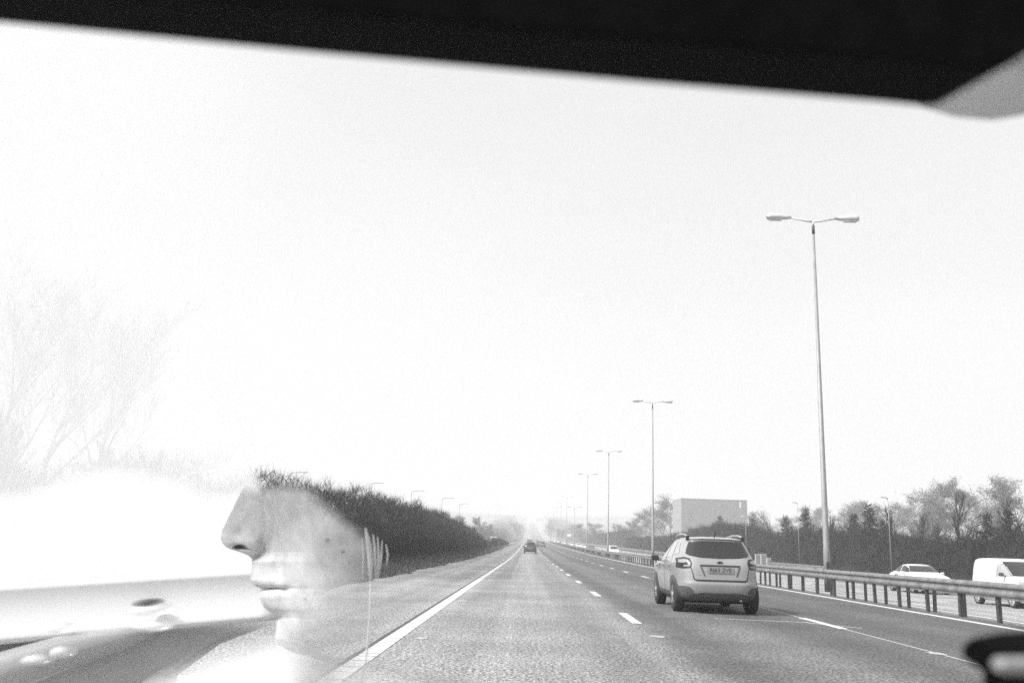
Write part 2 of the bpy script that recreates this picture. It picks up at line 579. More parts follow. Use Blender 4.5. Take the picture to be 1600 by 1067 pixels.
# left hedge: heights read along it
HY = np.array([8, 16, 22, 30, 40, 58, 90, 131, 150, 175, 205.])
HT = np.array([2.3, 2.4, 2.75, 2.95, 3.3, 3.6, 3.85, 3.2, 2.7, 1.9, 1.2])
hl_top = lambda y: np.interp(y, HY, HT)
hl_x = lambda y: np.interp(y, [8, 30, 60, 130, 205], [-8.2, -7.9, -7.6, -7.4, -7.2])
TL = np.concatenate([core(hl_top, hl_x, 3.4, 8, 205, 0.4), hedge_mass(hl_top, hl_x, 3.4, 8, 205, 150000, 34000, 0.19, 1.55, 0.4, 0.62, amp=0.85)])
M_HEDGE = mat('hedge_twigs', 0.045, 0.9, noise=(0.7, 0.008, 0.052))
tag(tri_obj('hedge', TL, M_HEDGE), 'long dark leafless hedge along the hard shoulder behind the face', 'hedge')

# thin low hedge between slip road and carriageway
h2_top = lambda y: zr(y) + np.interp(y, [200, 230, 260, 290], [1.7, 1.6, 1.3, 0.4])
h2_x = lambda y: np.interp(y, [200, 290], [-6.6, -5.9])
T2 = np.concatenate([core(h2_top, h2_x, 1.5, 200, 290, 2.2), hedge_mass(h2_top, h2_x, 1.5, 200, 290, 6000, 1500, 0.2, 1.0, 2.2, 0.4)])
tag(tri_obj('hedge', T2, M_THICKET), 'low dark strip of hedge between the slip road and the hard shoulder', 'hedge')

# right thicket behind the opposite carriageway
RY = np.array([40, 60, 68, 80, 88, 97, 108, 117, 128, 142, 160, 196, 215, 235, 260, 300.])
RT = np.array([4.6, 4.7, 3.3, 3.3, 3.7, 4.1, 4.5, 4.2, 3.7, 5.2, 6.2, 5.2, 4.6, 4.6, 4.8, 4.0]) - 0.8
hr_top = lambda y: np.interp(y, RY, RT)
hr_x = lambda y: np.interp(y, [40, 300], [30.6, 30.0])
TR = np.concatenate([core(hr_top, hr_x, 6, 40, 300, 1.3), hedge_mass(hr_top, hr_x, 6, 40, 300, 150000, 30000, 0.30, 1.25, 1.3, 1.0, amp=1.15)])
tag(tri_obj('thicket', TR, M_THICKET), 'dark dense thicket of shrubs beyond the opposite carriageway', 'thicket', kind='stuff')


def skeleton(h, r0, levels, spread, seed, upright=0.55, nchild=5, curve=0.12, start=0.25, leader=1):
    """recursive limbs: list of (points, radii, level)"""
    rs = random.Random(seed)
    out = []

    def grow(p, d, L, r, lev):
        n = 5 if lev < 2 else 3
        pts, rad = [p.copy()], [r]
        q = p.copy()
        dd = d.copy()
        for i in range(n):
            dd = (dd + Vector((rs.gauss(0, curve), rs.gauss(0, curve), rs.gauss(0, curve * 0.5) + 0.06 * (lev > 0)))).normalized()
            q = q + dd * (L / n)
            pts.append(q.copy())
            rad.append(max(r * (1 - 0.8 * (i + 1) / n), 0.004))
        out.append((pts, rad, lev))
        if lev >= levels: return
        k = (nchild * leader if lev == 0 else nchild) + rs.randint(-1, 2)
        for j in range(k):
            u = start + (1 - start) * (j + rs.random()) / k if lev == 0 else 0.2 + 0.8 * (j + rs.random()) / k
            f = min(u, 0.99) * n
            i0 = int(f)
            pp = pts[i0].lerp(pts[i0 + 1], f - i0)
            az = rs.uniform(0, 2 * math.pi)
            side = Vector((math.cos(az), math.sin(az), 0))
            nd = (dd * upright + side * spread + Vector((0, 0, 0.25))).normalized()
            LL = L * (0.62 if lev == 0 else 0.55) * ((1.15 - 0.55 * u if leader == 1 else 1.05 - 0.8 * u) if lev == 0 else 1) * rs.uniform(0.7, 1.15)
            grow(pp, nd, LL, max(r * 0.45 * (1 - 0.5 * u), 0.006), lev + 1)
    grow(Vector((0, 0, -0.2)), Vector((rs.gauss(0, 0.03), rs.gauss(0, 0.03), 1)).normalized(), h * 0.8, r0, 0)
    return out


def tree(name, loc, h, seed, label, cat='tree', group=None, levels=3, spread=0.6, nchild=6, twig=1.0, leaf=0, leafL=0.3, fat=1.0, upright=0.55, start=0.25, bark=None, foliage=None, leader=1):
    root = empty(name, loc)
    tag(root, label, cat, group)
    sk = skeleton(h, h * 0.022 * fat, levels, spread, seed, upright, nchild, start=start, leader=leader)
    bm = bmesh.new()
    ends, dirs = [], []
    P, D, L, Wd = [], [], [], []
    for pts, rad, lev in sk:
        if lev <= 1:
            tube(bm, pts, rad, 6 if lev == 0 else 4, cap=False)
        else:
            for a, b, r in zip(pts, pts[1:], rad):
                P.append(a); D.append(b - a); L.append((b - a).length * 1.25); Wd.append(max(r * 2.2, 0.012 * twig))
        if lev >= levels - 1:
            for a, b in zip(pts, pts[1:]):
                for _ in range(1 if leader > 1 else 2):
                    P.append(a.lerp(b, random.random()))
                    D.append((b - a).normalized() + Vector((random.gauss(0, .5), random.gauss(0, .5), random.gauss(0, .4) + 0.2)))
                    L.append(h * 0.055 * random.uniform(0.6, 1.6)); Wd.append(0.014 * twig)
                ends.append(a.lerp(b, random.random()))
    bm_obj('trunk', bm, bark or M_BARK, root, True)
    T = blades(np.array([list(v) for v in P]), np.array([list(v) for v in D]), np.array(L), np.array(Wd))
    if leaf and ends:
        E_ = np.array([list(v) for v in ends])
        idx = rng.integers(0, len(E_), leaf)
        PP = E_[idx] + rng.normal(0, h * 0.03, (leaf, 3))
        T = np.concatenate([T, blades(PP, rng.normal(0, 1, (leaf, 3)), leafL * rng.uniform(.6, 1.5, leaf), leafL * rng.uniform(.4, .9, leaf))])
    tri_obj('crown', T, foliage or M_TWIG, root)
    return root


def conifer(loc, h, label, seed, w=0.32, group=None, n=2600):
    root = empty('conifer', loc)
    tag(root, label, 'tree', group)
    bm = bmesh.new()
    tube(bm, [(0, 0, -0.3), (0, 0, h * 0.5), (0.05, 0, h * 0.97)], [h * 0.02, h * 0.012, 0.01], 6, False)
    bm_obj('trunk', bm, M_BARK, root, True)
    rs = np.random.default_rng(seed)
    Ts = []
    for k in range(46):
        u = k / 45
        z = h * (0.12 + 0.86 * u)
        az = k * 2.4 + rs.uniform(-.4, .4)
        R = h * w * (1 - u) ** 0.85 * rs.uniform(0.55, 1.15) + 0.12
        m = int(n / 46 * (0.4 + 1.2 * (1 - u)))
        t = rs.uniform(0.05, 1, m)
        P = np.stack([np.cos(az) * R * t, np.sin(az) * R * t, z + R * (0.25 * t - 0.15 * t * t)], 1) + rs.normal(0, 0.05 + 0.02 * h, (m, 3)) * np.array([1, 1, .6])
        D = np.stack([np.full(m, np.cos(az)), np.full(m, np.sin(az)), np.full(m, 0.3)], 1) + rs.normal(0, 0.6, (m, 3))
        Ts.append(blades(P, D, rs.uniform(0.12, 0.32, m) * h / 5, rs.uniform(0.05, 0.11, m) * h / 5))
    tri_obj('crown', np.concatenate(Ts), M_EVERG, root)
    return root


def at_top(px, py, Y):
    """(base location, height) of a plant whose tip is seen at px, py when it stands Y ahead"""
    p = ray(px, py, Y)
    g = float(zr(Y) + off_ground(p.x))
    return (p.x, Y, g), p.z - g


# evergreens that stand out of the thicket
for px, py, X, w, lab in [
        (1258, 793, 34, 0.20, 'dark narrow conifer just left of the nearest lamp post, tallest of the evergreens there'),
        (1358, 789, 33, 0.22, 'dark pointed conifer rising from the thicket right of the nearest lamp post'),
        (1333, 802, 34, 0.30, 'broad dark conifer just left of a taller pointed one, above the thicket'),
        (1380, 811, 33, 0.25, 'small dark conifer beside a pale bare sapling above the thicket'),
        (1228, 806, 35, 0.34, 'low broad dark conifer in the thicket behind the roadside cabinets'),
        (1540, 801, 33, 0.36, 'broad dark evergreen left of the bare tree fan, behind the white van'),
        (1575, 797, 33, 0.40, 'broad dark evergreen directly above the white van'),
        (1125, 806, 36, 0.38, 'dark bushy evergreen above the white crossover roof'),
        (1175, 810, 36, 0.36, 'dark bushy evergreen above the roof rail of the white crossover')]:
    p = rayX(px, py, X)
    g = float(zr(p.y) + off_ground(X))
    conifer((X, p.y, g), p.z - g, lab, int(px), w)

# bare trees on the right, over the thicket
for px, py, X, sp, lv, lab in [
        (1490, 750, 35, 0.55, 3, 'bare leafless tree with upswept branches, alone above the thicket beside the white saloon'),
        (1391, 780, 34, 0.25, 3, 'thin bare sapling with a pale slim crown above the thicket'),
        (1436, 788, 34, 0.5, 3, 'small bare tree above the thicket over the white saloon'),
        (1458, 806, 34, 0.5, 3, 'low scrubby bare tree at the foot of the upswept bare tree'),
        (1572, 764, 35, 0.6, 3, 'bare tree fanning wide above the white van'),
        (1597, 755, 36, 0.5, 3, 'tall bare tree cut by the edge of the view, above the van'),
        (1297, 796, 33, 0.35, 3, 'twiggy bare tree close behind the nearest lamp post'),
        (1212, 783, 60, 0.3, 2, 'faint forked bare tree rising in mist left of the twin small lamp post')]:
    p = rayX(px, py, X)
    g = float(zr(p.y) + off_ground(X))
    tree('bare_tree', (X, p.y, g), (p.z - g) * 1.02, int(px) + 3, lab, spread=sp, levels=min(lv, 2), nchild=7, twig=1.9, upright=0.8, leader=3, start=0.12)

# misty crowns far behind on the right
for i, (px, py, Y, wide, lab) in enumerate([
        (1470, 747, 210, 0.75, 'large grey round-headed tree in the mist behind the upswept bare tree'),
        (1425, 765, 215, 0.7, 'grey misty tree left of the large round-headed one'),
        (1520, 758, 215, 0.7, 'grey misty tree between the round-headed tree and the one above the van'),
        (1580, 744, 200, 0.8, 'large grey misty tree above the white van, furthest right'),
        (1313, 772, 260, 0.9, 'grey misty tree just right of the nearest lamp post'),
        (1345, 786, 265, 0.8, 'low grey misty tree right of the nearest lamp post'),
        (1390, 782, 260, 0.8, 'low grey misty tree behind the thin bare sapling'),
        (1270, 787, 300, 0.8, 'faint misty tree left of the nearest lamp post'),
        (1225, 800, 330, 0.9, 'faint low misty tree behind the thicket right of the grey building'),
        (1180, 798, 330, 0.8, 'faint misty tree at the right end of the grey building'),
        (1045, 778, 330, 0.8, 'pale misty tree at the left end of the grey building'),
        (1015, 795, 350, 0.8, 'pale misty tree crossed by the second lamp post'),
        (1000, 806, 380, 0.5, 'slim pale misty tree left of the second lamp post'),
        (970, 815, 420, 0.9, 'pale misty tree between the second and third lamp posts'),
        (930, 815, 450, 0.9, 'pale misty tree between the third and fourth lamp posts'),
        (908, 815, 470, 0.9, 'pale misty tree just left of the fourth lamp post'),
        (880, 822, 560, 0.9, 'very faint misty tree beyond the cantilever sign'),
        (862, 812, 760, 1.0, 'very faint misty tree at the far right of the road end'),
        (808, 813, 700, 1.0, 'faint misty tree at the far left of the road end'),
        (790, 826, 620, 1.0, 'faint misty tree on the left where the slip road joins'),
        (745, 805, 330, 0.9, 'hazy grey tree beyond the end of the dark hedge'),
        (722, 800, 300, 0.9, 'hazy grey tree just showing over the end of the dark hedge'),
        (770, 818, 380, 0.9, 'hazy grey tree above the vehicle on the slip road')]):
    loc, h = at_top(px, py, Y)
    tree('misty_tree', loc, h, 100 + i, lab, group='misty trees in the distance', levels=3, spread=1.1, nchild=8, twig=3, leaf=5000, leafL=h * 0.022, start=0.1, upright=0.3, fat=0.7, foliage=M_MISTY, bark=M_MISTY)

# mid-distance scrub on the right, between the opposite carriageway and the misty trees
h3_top = lambda y: zr(y) + np.interp(y, [235, 270, 330, 420, 520], [4.6, 4.6, 5.5, 4.5, 3.5])
h3_x = lambda y: np.interp(y, [235, 520], [30.0, 30.0])
T3 = np.concatenate([core(h3_top, h3_x, 6, 300, 520, 3.1), hedge_mass(h3_top, h3_x, 6, 300, 520, 9000, 1500, 0.4, 1.0, 3.1, 0.8)])
tag(tri_obj('woodland', T3, M_THICKET), 'distant scrub woodland fading beyond the far lamp posts', 'woodland', kind='stuff')
# far woods on both flanks of the rising road
for nm, sg, lab in [('woodland', -1, 'far woods fading into haze left of the rising road'), ('woodland', 1, 'far woods fading into haze right of the rising road')]:
    ft = lambda y: zr(y) + np.interp(y, [520, 700, 1000, 2200], [5, 8, 11, 14])
    fx = (lambda y: np.interp(y, [380, 600, 2200], [-24., -16, -30])) if sg < 0 else (lambda y: np.interp(y, [380, 600, 2200], [36., 31, 40]))
    Tt = np.concatenate([core(ft, fx, 30, 400 if sg < 0 else 520, 2200, 4.0, 0.9), hedge_mass(ft, fx, 30, 400 if sg < 0 else 520, 2200, 9000, 1500, 1.0, 1.0, 4.0, 2.0)])
    tag(tri_obj(nm, Tt, M_THICKET), lab, 'woodland', kind='stuff')
wv_ = []
# wooded hilltop closing the road
xs = np.linspace(-260, 260, 5000)
P = np.stack([rng.uniform(-420, 420, 9000), rng.uniform(2260, 2420, 9000), np.zeros(9000)], 1)
P[:, 2] = zr(P[:, 1]) + rng.uniform(-2, 9, 9000) + np.abs(P[:, 0]) * 0.03
P = P[np.abs(P[:, 0] - 5) > 14]
D = rng.normal(0, 1, P.shape)
tag(tri_obj('woodland', blades(P, D, rng.uniform(4, 9, len(P)), rng.uniform(3, 6, len(P))), M_THICKET), 'faint wooded hilltop where the road vanishes', 'woodland', kind='stuff')

# left: bare tree near the frame edge, tall faint trees, twiggy saplings over the hedge
for px, py, Y, sp, lab in [
        (42, 650, 25, 0.62, 'small bare tree with crooked branches at the far left above the bright sill'),
        (6, 690, 22, 0.6, 'bare shrub cut by the left edge of the view'),
        (272, 712, 30, 0.35, 'twiggy bare sapling standing in the hedge left of the nose'),
        (148, 716, 27, 0.5, 'low bare sapling over the hedge between crooked tree and twiggy sapling'),
        (185, 716, 28, 0.5, 'bare sapling over the washed-out hedge, just right of the lowest one')]:
    loc, h = at_top(px, py, Y)
    tree('bare_tree', loc, h, int(px) + 11, lab, spread=sp, levels=3, nchild=6, twig=0.9, upright=0.7)
M_FAINT = mat('pale_lichen_twigs', 0.55, 0.9, noise=(0.8, 0.48, 0.66))  # white glare over these trees put into their pale colour
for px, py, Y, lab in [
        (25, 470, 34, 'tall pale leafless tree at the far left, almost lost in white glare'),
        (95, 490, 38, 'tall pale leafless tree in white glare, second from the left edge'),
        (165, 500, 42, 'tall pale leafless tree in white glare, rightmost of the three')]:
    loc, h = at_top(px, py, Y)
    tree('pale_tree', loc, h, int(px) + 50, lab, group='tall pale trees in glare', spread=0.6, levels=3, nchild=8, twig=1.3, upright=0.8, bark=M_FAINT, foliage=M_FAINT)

# ------------------------------------------------------------------ crash barriers


def crash_barrier(x, face, y0, y1, label, z_off, posts_every=1.95, first=24.2, far_posts=True, post_mat=M_GALV_DARK, gname=None):
    root = empty('crash_barrier', (x, 0, 0))
    tag(root, label, 'crash barrier', 'crash barriers')
    # corrugated beam: profile (outwards, z)
    prof = [(0.0, 0.44), (0.045, 0.455), (0.07, 0.50), (0.07, 0.54), (0.02, 0.585), (0.02, 0.625), (0.07, 0.67), (0.07, 0.71), (0.045, 0.755), (0.0, 0.77), (-0.01, 0.77), (-0.01, 0.44)]
    ys = np.unique(np.concatenate([[y0], YS[(YS > y0) & (YS < y1)], [y1]]))
    V, Fc = [], []
    n = len(prof)
    for i, y in enumerate(ys):
        for a, b in prof:
            V.append((face * a, y, zr(y) + z_off + b))
        if i:
            for k in range(n):
                p = (i - 1) * n + k
                q = (i - 1) * n + (k + 1) % n
                Fc.append((p, q, q + n, p + n))
    Fc.append(tuple(range(n)))
    mesh_obj('rail', V, Fc, M_GALV, root)
    # joint bolts and lap plates
    bm = bmesh.new()
    for k in range(40):
        y = first - 8 * 1.95 + k * 3.9
        z = zr(y) + z_off
        box(bm, -0.03, 0.03, y - 0.05, y + 0.05, z + 0.765, z + 0.79)
    bm_obj('lap_bolts', bm, M_GALV_DARK, root)['kind'] = 'stuff'
    pm = None
    ypos = first - posts_every * 7
    for k in range(95):
        y = ypos + k * posts_every
        z = float(zr(y)) + z_off
        if pm is None:
            bm = bmesh.new()
            box(bm, -0.015, 0.0, -0.055, 0.055, -0.15, 0.74, 0)
            box(bm, -0.075, -0.0155, 0.041, 0.055, -0.15, 0.74, 0)
            box(bm, -0.075, -0.0155, -0.055, -0.041, -0.15, 0.74, 0)
            o = bm_obj('post', bm, post_mat, root)
            for v in o.data.vertices: v.co.x *= face
            pm = o.data
        else:
            o = link(bpy.data.objects.new('post', pm), root)
        o.location = (-0.012 * face, y, z)
        o.rotation_euler = (random.gauss(0, 0.012), random.gauss(0, 0.012), 0)
    if far_posts:
        bm = bmesh.new()
        y = ypos + 95 * posts_every
        while y < 520:
            z = float(zr(y)) + z_off
            box(bm, -0.06 * face - 0.03, -0.06 * face + 0.03, y - 0.055, y + 0.055, z - 0.1, z + 0.74)
            y += posts_every
        o = bm_obj('far_posts', bm, post_mat, root)
        o['kind'] = 'stuff'
    return root


crash_barrier(10.78, -1, 3, 1500, 'near galvanised crash barrier on the dark posts beside our carriageway', 0.0)
crash_barrier(12.35, 1, 3, 1500, 'crash barrier behind the near one, facing the opposite carriageway', -0.16, first=25.3)
crash_barrier(27.3, -1, 88, 520, 'outer crash barrier along the verge in front of the dark thicket', -0.5, first=106, posts_every=2.4, far_posts=False)


# ------------------------------------------------------------------ lamp posts
def twin_lamp(y, h, label, x=11.4, arm=1.9, dark=True):
    root = empty('lamp_post', (x, y, float(zr(y)) - 0.08))
    tag(root, label, 'lamp post', 'twin lamp posts down the central reservation')
    bm = bmesh.new()
    tube(bm, [(0, 0, 0), (0, 0, 1.6), (0, 0, 1.65), (0, 0, h - 0.55)], [0.13, 0.125, 0.115, 0.05], 14)
    bm_obj('pole', bm, M_POLE, root, True)
    bm = bmesh.new()
    box(bm, -0.06, 0.06, -0.137, -0.1, 0.5, 1.1, 0.005)
    bm_obj('access_door', bm, M_GALV_DARK, root)
    bm = bmesh.new()
    tube(bm, [(0, 0, h - 0.55), (0, 0, h - 0.22)], [0.062, 0.06], 12)
    bm_obj('collar', bm, M_DARKBAND if dark else M_POLE, root, True)
    bm = bmesh.new()
    tube(bm, [(0, 0, h - 0.22), (0, 0, h)], [0.048, 0.045], 12)
    for s in (-1, 1):
        tube(bm, [(0, 0, h - 0.03), (s * 0.3, 0, h + 0.0), (s * (arm - 0.95), 0, h + 0.13)], [0.04, 0.038, 0.034], 8)
    bm_obj('bracket', bm, M_LANTERN, root, True)
    for s in (-1, 1):
        bm = bmesh.new()
        # lantern: a flattened tapered cowl, slim at the neck, broad at the end
        rows = [(arm - 1.0, 0.05, 0.06, 0.13), (arm - 0.8, 0.085, 0.11, 0.13), (arm - 0.5, 0.13, 0.15, 0.14), (arm - 0.15, 0.15, 0.165, 0.14), (arm - 0.03, 0.13, 0.13, 0.14), (arm, 0.06, 0.06, 0.13)]
        rings = []
        for (xx, hy, hz, dz) in rows:
            rings.append([bm.verts.new((s * xx, hy * math.cos(a), h + dz + hz * (math.sin(a) if math.sin(a) > 0 else 0.75 * math.sin(a)))) for a in np.linspace(0, 2 * math.pi, 13)[:-1]])
        for a, b in zip(rings, rings[1:]):
            for k in range(12):
                f = (a[k], a[(k + 1) % 12], b[(k + 1) % 12], b[k])
                bm.faces.new(f if s > 0 else f[::-1])
        bm.faces.new(rings[0])
        bm.faces.new(rings[-1])
        lo = bm_obj('lantern', bm, M_LANTERN, root, True)
        bm = bmesh.new()
        box(bm, min(s * (arm - 0.62), s * (arm - 0.1)), max(s * (arm - 0.62), s * (arm - 0.1)), -0.09, 0.09, h - 0.0, h + 0.035, 0.01)
        bm_obj('lens', bm, M_LENS, lo)
    return root


for y, h, lab in [(36.5, 14.8, 'nearest and tallest twin-armed lamp post in the central reservation'),
                  (87.1, 14.95, 'second twin-armed lamp post, standing just left of the white crossover'),
                  (136, 14.95, 'third twin-armed lamp post along the central reservation'),
                  (185, 14.95, 'fourth twin-armed lamp post along the central reservation'),
                  (238, 10.2, 'shorter twin-armed lamp post beside the white sign, between taller ones'),
                  (287, 14.9, 'twin-armed lamp post just left of the white sign, fifth of the tall ones'),
                  (338, 15.0, 'hazy twin-armed lamp post, sixth of the tall ones'),
                  (390, 14.9, 'faint twin-armed lamp post, seventh of the tall ones'),
                  (442, 14.8, 'very faint twin-armed lamp post, eighth of the tall ones'),
                  (500, 14.8, 'last twin-armed lamp post nearly lost in haze')]:
    twin_lamp(y, h, lab)


def single_lamp(px, py, Y, toward, label, group, h=None, r=0.09, k=1.0):
    top = ray(px, py, Y)
    g = float(zr(Y) + off_ground(top.x))
    h = top.z - g
    root = empty('lamp_post', (top.x, Y, g))
    tag(root, label, 'lamp post', group)
    bm = bmesh.new()
    tube(bm, [(0, 0, -0.2), (0, 0, h * 0.5), (0, 0, h - 0.05)], [r, r * 0.75, r * 0.5], 8)
    bm_obj('pole', bm, M_POLE, root, True)
    bm = bmesh.new()
    tube(bm, [(0, 0, h - 0.08), (toward * 0.5 * k, 0, h - 0.0), (toward * 1.3 * k, 0, h + 0.08)], [0.045, 0.04, 0.035], 6)
    bm_obj('bracket', bm, M_POLE, root, True)
    bm = bmesh.new()
    box(bm, min(toward * 1.2 * k, toward * (1.2 * k + .3 + .5 * k)), max(toward * 1.2 * k, toward * (1.2 * k + .3 + .5 * k)), -0.12, 0.12, h + 0.02, h + 0.15, 0.04)
    bm_obj('lantern', bm, M_LANTERN, root)
    return root


g1 = 'single lamp posts behind the hedge'
single_lamp(455, 738, 109, 1, 'faint single lamp post over the hedge above the nose, leftmost of its row', g1)
single_lamp(577, 755, 127, 1, 'single lamp post over the hedge, second from left in its row', g1)
single_lamp(643, 767, 143, 1, 'single lamp post over the hedge, third from left in its row', g1)
single_lamp(691, 778, 162, 1, 'single lamp post over the hedge, fourth from left in its row', g1)
single_lamp(718, 787, 183, 1, 'single lamp post over the low end of the dark hedge', g1)
g2 = 'single lamp posts before the thicket'
for px, py, X, lab in [(1246, 786, 29.3, 'slim lamp post before the thicket left of the nearest tall one'),
                       (1387, 778, 29.3, 'slim lamp post before the thicket beside the thin bare sapling'),
                       (1020 + 145, 808, 29.3, 'slim lamp post before the thicket behind the crossover')]:
    p = rayX(px, py, X)
    single_lamp(px, py, p.y, -1, lab, g2, r=0.038, k=0.2)

# ------------------------------------------------------------------ signs, cabinets, building
r = empty('direction_sign', (ray(889, 836, 262).x, 262, float(zr(262))))
tag(r, 'pale blank-looking sign board in the mist beside the far lamp posts', 'sign')
c = ray(889, 836, 262).z - float(zr(262))
bm = bmesh.new(); box(bm, -0.55, 0.55, -0.03, 0.03, c - 0.35, c + 0.35, 0.01); bm_obj('board', bm, M_SIGN, r)
for s in (-0.35, 0.35):
    bm = bmesh.new(); tube(bm, [(s, 0.06, -0.2), (s, 0.06, c + 0.3)], [0.04, 0.04], 8); bm_obj('leg', bm, M_GALV, r)

for px, Y, hgt, wd, lab in [(1184, 104, 1.25, 0.55, 'tall grey roadside cabinet, leftmost of three beside the crossover tail lamp'),
                            (1193, 102, 1.2, 0.6, 'grey roadside cabinet in the middle of the three'),
                            (1201, 100, 0.85, 0.45, 'small grey roadside cabinet, lowest of the three')]:
    p = ray(px, 873, Y)
    g = float(zr(Y)) - 0.5
    p.x = min(p.x, 29.4)
    r = empty('roadside_cabinet', (p.x, Y, g))
    tag(r, lab, 'cabinet', 'roadside cabinets')
    top = ray(px, 865 if hgt > 1 else 871, Y).z - g
    bm = bmesh.new(); box(bm, -wd / 2, wd / 2, -0.2, 0.2, 0.1, top, 0.02); bm_obj('housing', bm, mat('cabinet_grey', 0.3, 0.6), r)
    bm = bmesh.new(); box(bm, -wd / 2 + 0.05, wd / 2 - 0.05, -0.215, -0.202, 0.25, top - 0.1, 0.005); bm_obj('door', bm, mat('cabinet_door', 0.2, 0.6), r)
    bm = bmesh.new(); box(bm, -wd / 2 - 0.04, wd / 2 + 0.04, -0.24, 0.24, -0.15, 0.1, 0.01); bm_obj('plinth', bm, M_GALV, r)

Yb = 300
a, b_ = ray(1064, 778, Yb), ray(1161, 783, Yb + 6)
r = empty('grey_building', ((a.x + b_.x) / 2, Yb, float(zr(Yb)) + 0.5))
tag(r, 'flat-roofed grey building in the mist with one pale upright window', 'building')
hw = (b_.x - a.x) / 2
hb = a.z - (float(zr(Yb)) + 0.5)
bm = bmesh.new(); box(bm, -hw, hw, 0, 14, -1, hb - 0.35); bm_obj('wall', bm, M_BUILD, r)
bm = bmesh.new(); box(bm, -hw - 0.03, hw + 0.03, -0.03, 14.03, hb - 0.347, hb); bm_obj('roof', bm, mat('roof_edge', 0.26, 0.8), r)
bm = bmesh.new(); box(bm, hw - 2.4, hw - 1.9, -0.05, -0.003, hb - 2.5, hb - 0.6); bm_obj('window', bm, M_SLOT, r)
r.rotation_euler = (0, 0, 0.04)

# cantilever gantry arm near the far lamps is the short twin lamp above

# ------------------------------------------------------------------ vehicles


def loft_rows(rows, n=72, sub=4):
    """horizontal sections of a vehicle: z, y rear, y front, half width, squareness"""
    out = []
    for a, b in zip(rows, rows[1:]):
        for k in range(sub):
            u = k / sub
            out.append([a[i] * (1 - u) + b[i] * u for i in range(5)])
    out.append(list(rows[-1]))
    out = np.array(out)
    sm = out.copy()
    for _ in range(2):
        sm[1:-1] = 0.25 * sm[:-2] + 0.5 * sm[1:-1] + 0.25 * sm[2:]
    return sm


def body_mesh(rows, n=96, sub=4):
    R = loft_rows(rows, n, sub)
    V, Fc = [], []
    for z, yr, yf, w, e in R:
        for k in range(n):
            t = 2 * math.pi * k / n
            c, s = math.cos(t), math.sin(t)
            x = w * math.copysign(abs(c) ** (2 / e), c)
            y = (yr + yf) / 2 + (yf - yr) / 2 * math.copysign(abs(s) ** (2 / e), s)
            V.append((x, y, z))
    m = len(R)
    for i in range(m - 1):
        for k in range(n):
            a = i * n + k
            b = i * n + (k + 1) % n
            Fc.append((a, b, b + n, a + n))
    Fc.append(tuple(range(n))[::-1])
    Fc.append(tuple((m - 1) * n + k for k in range(n)))
    return V, Fc


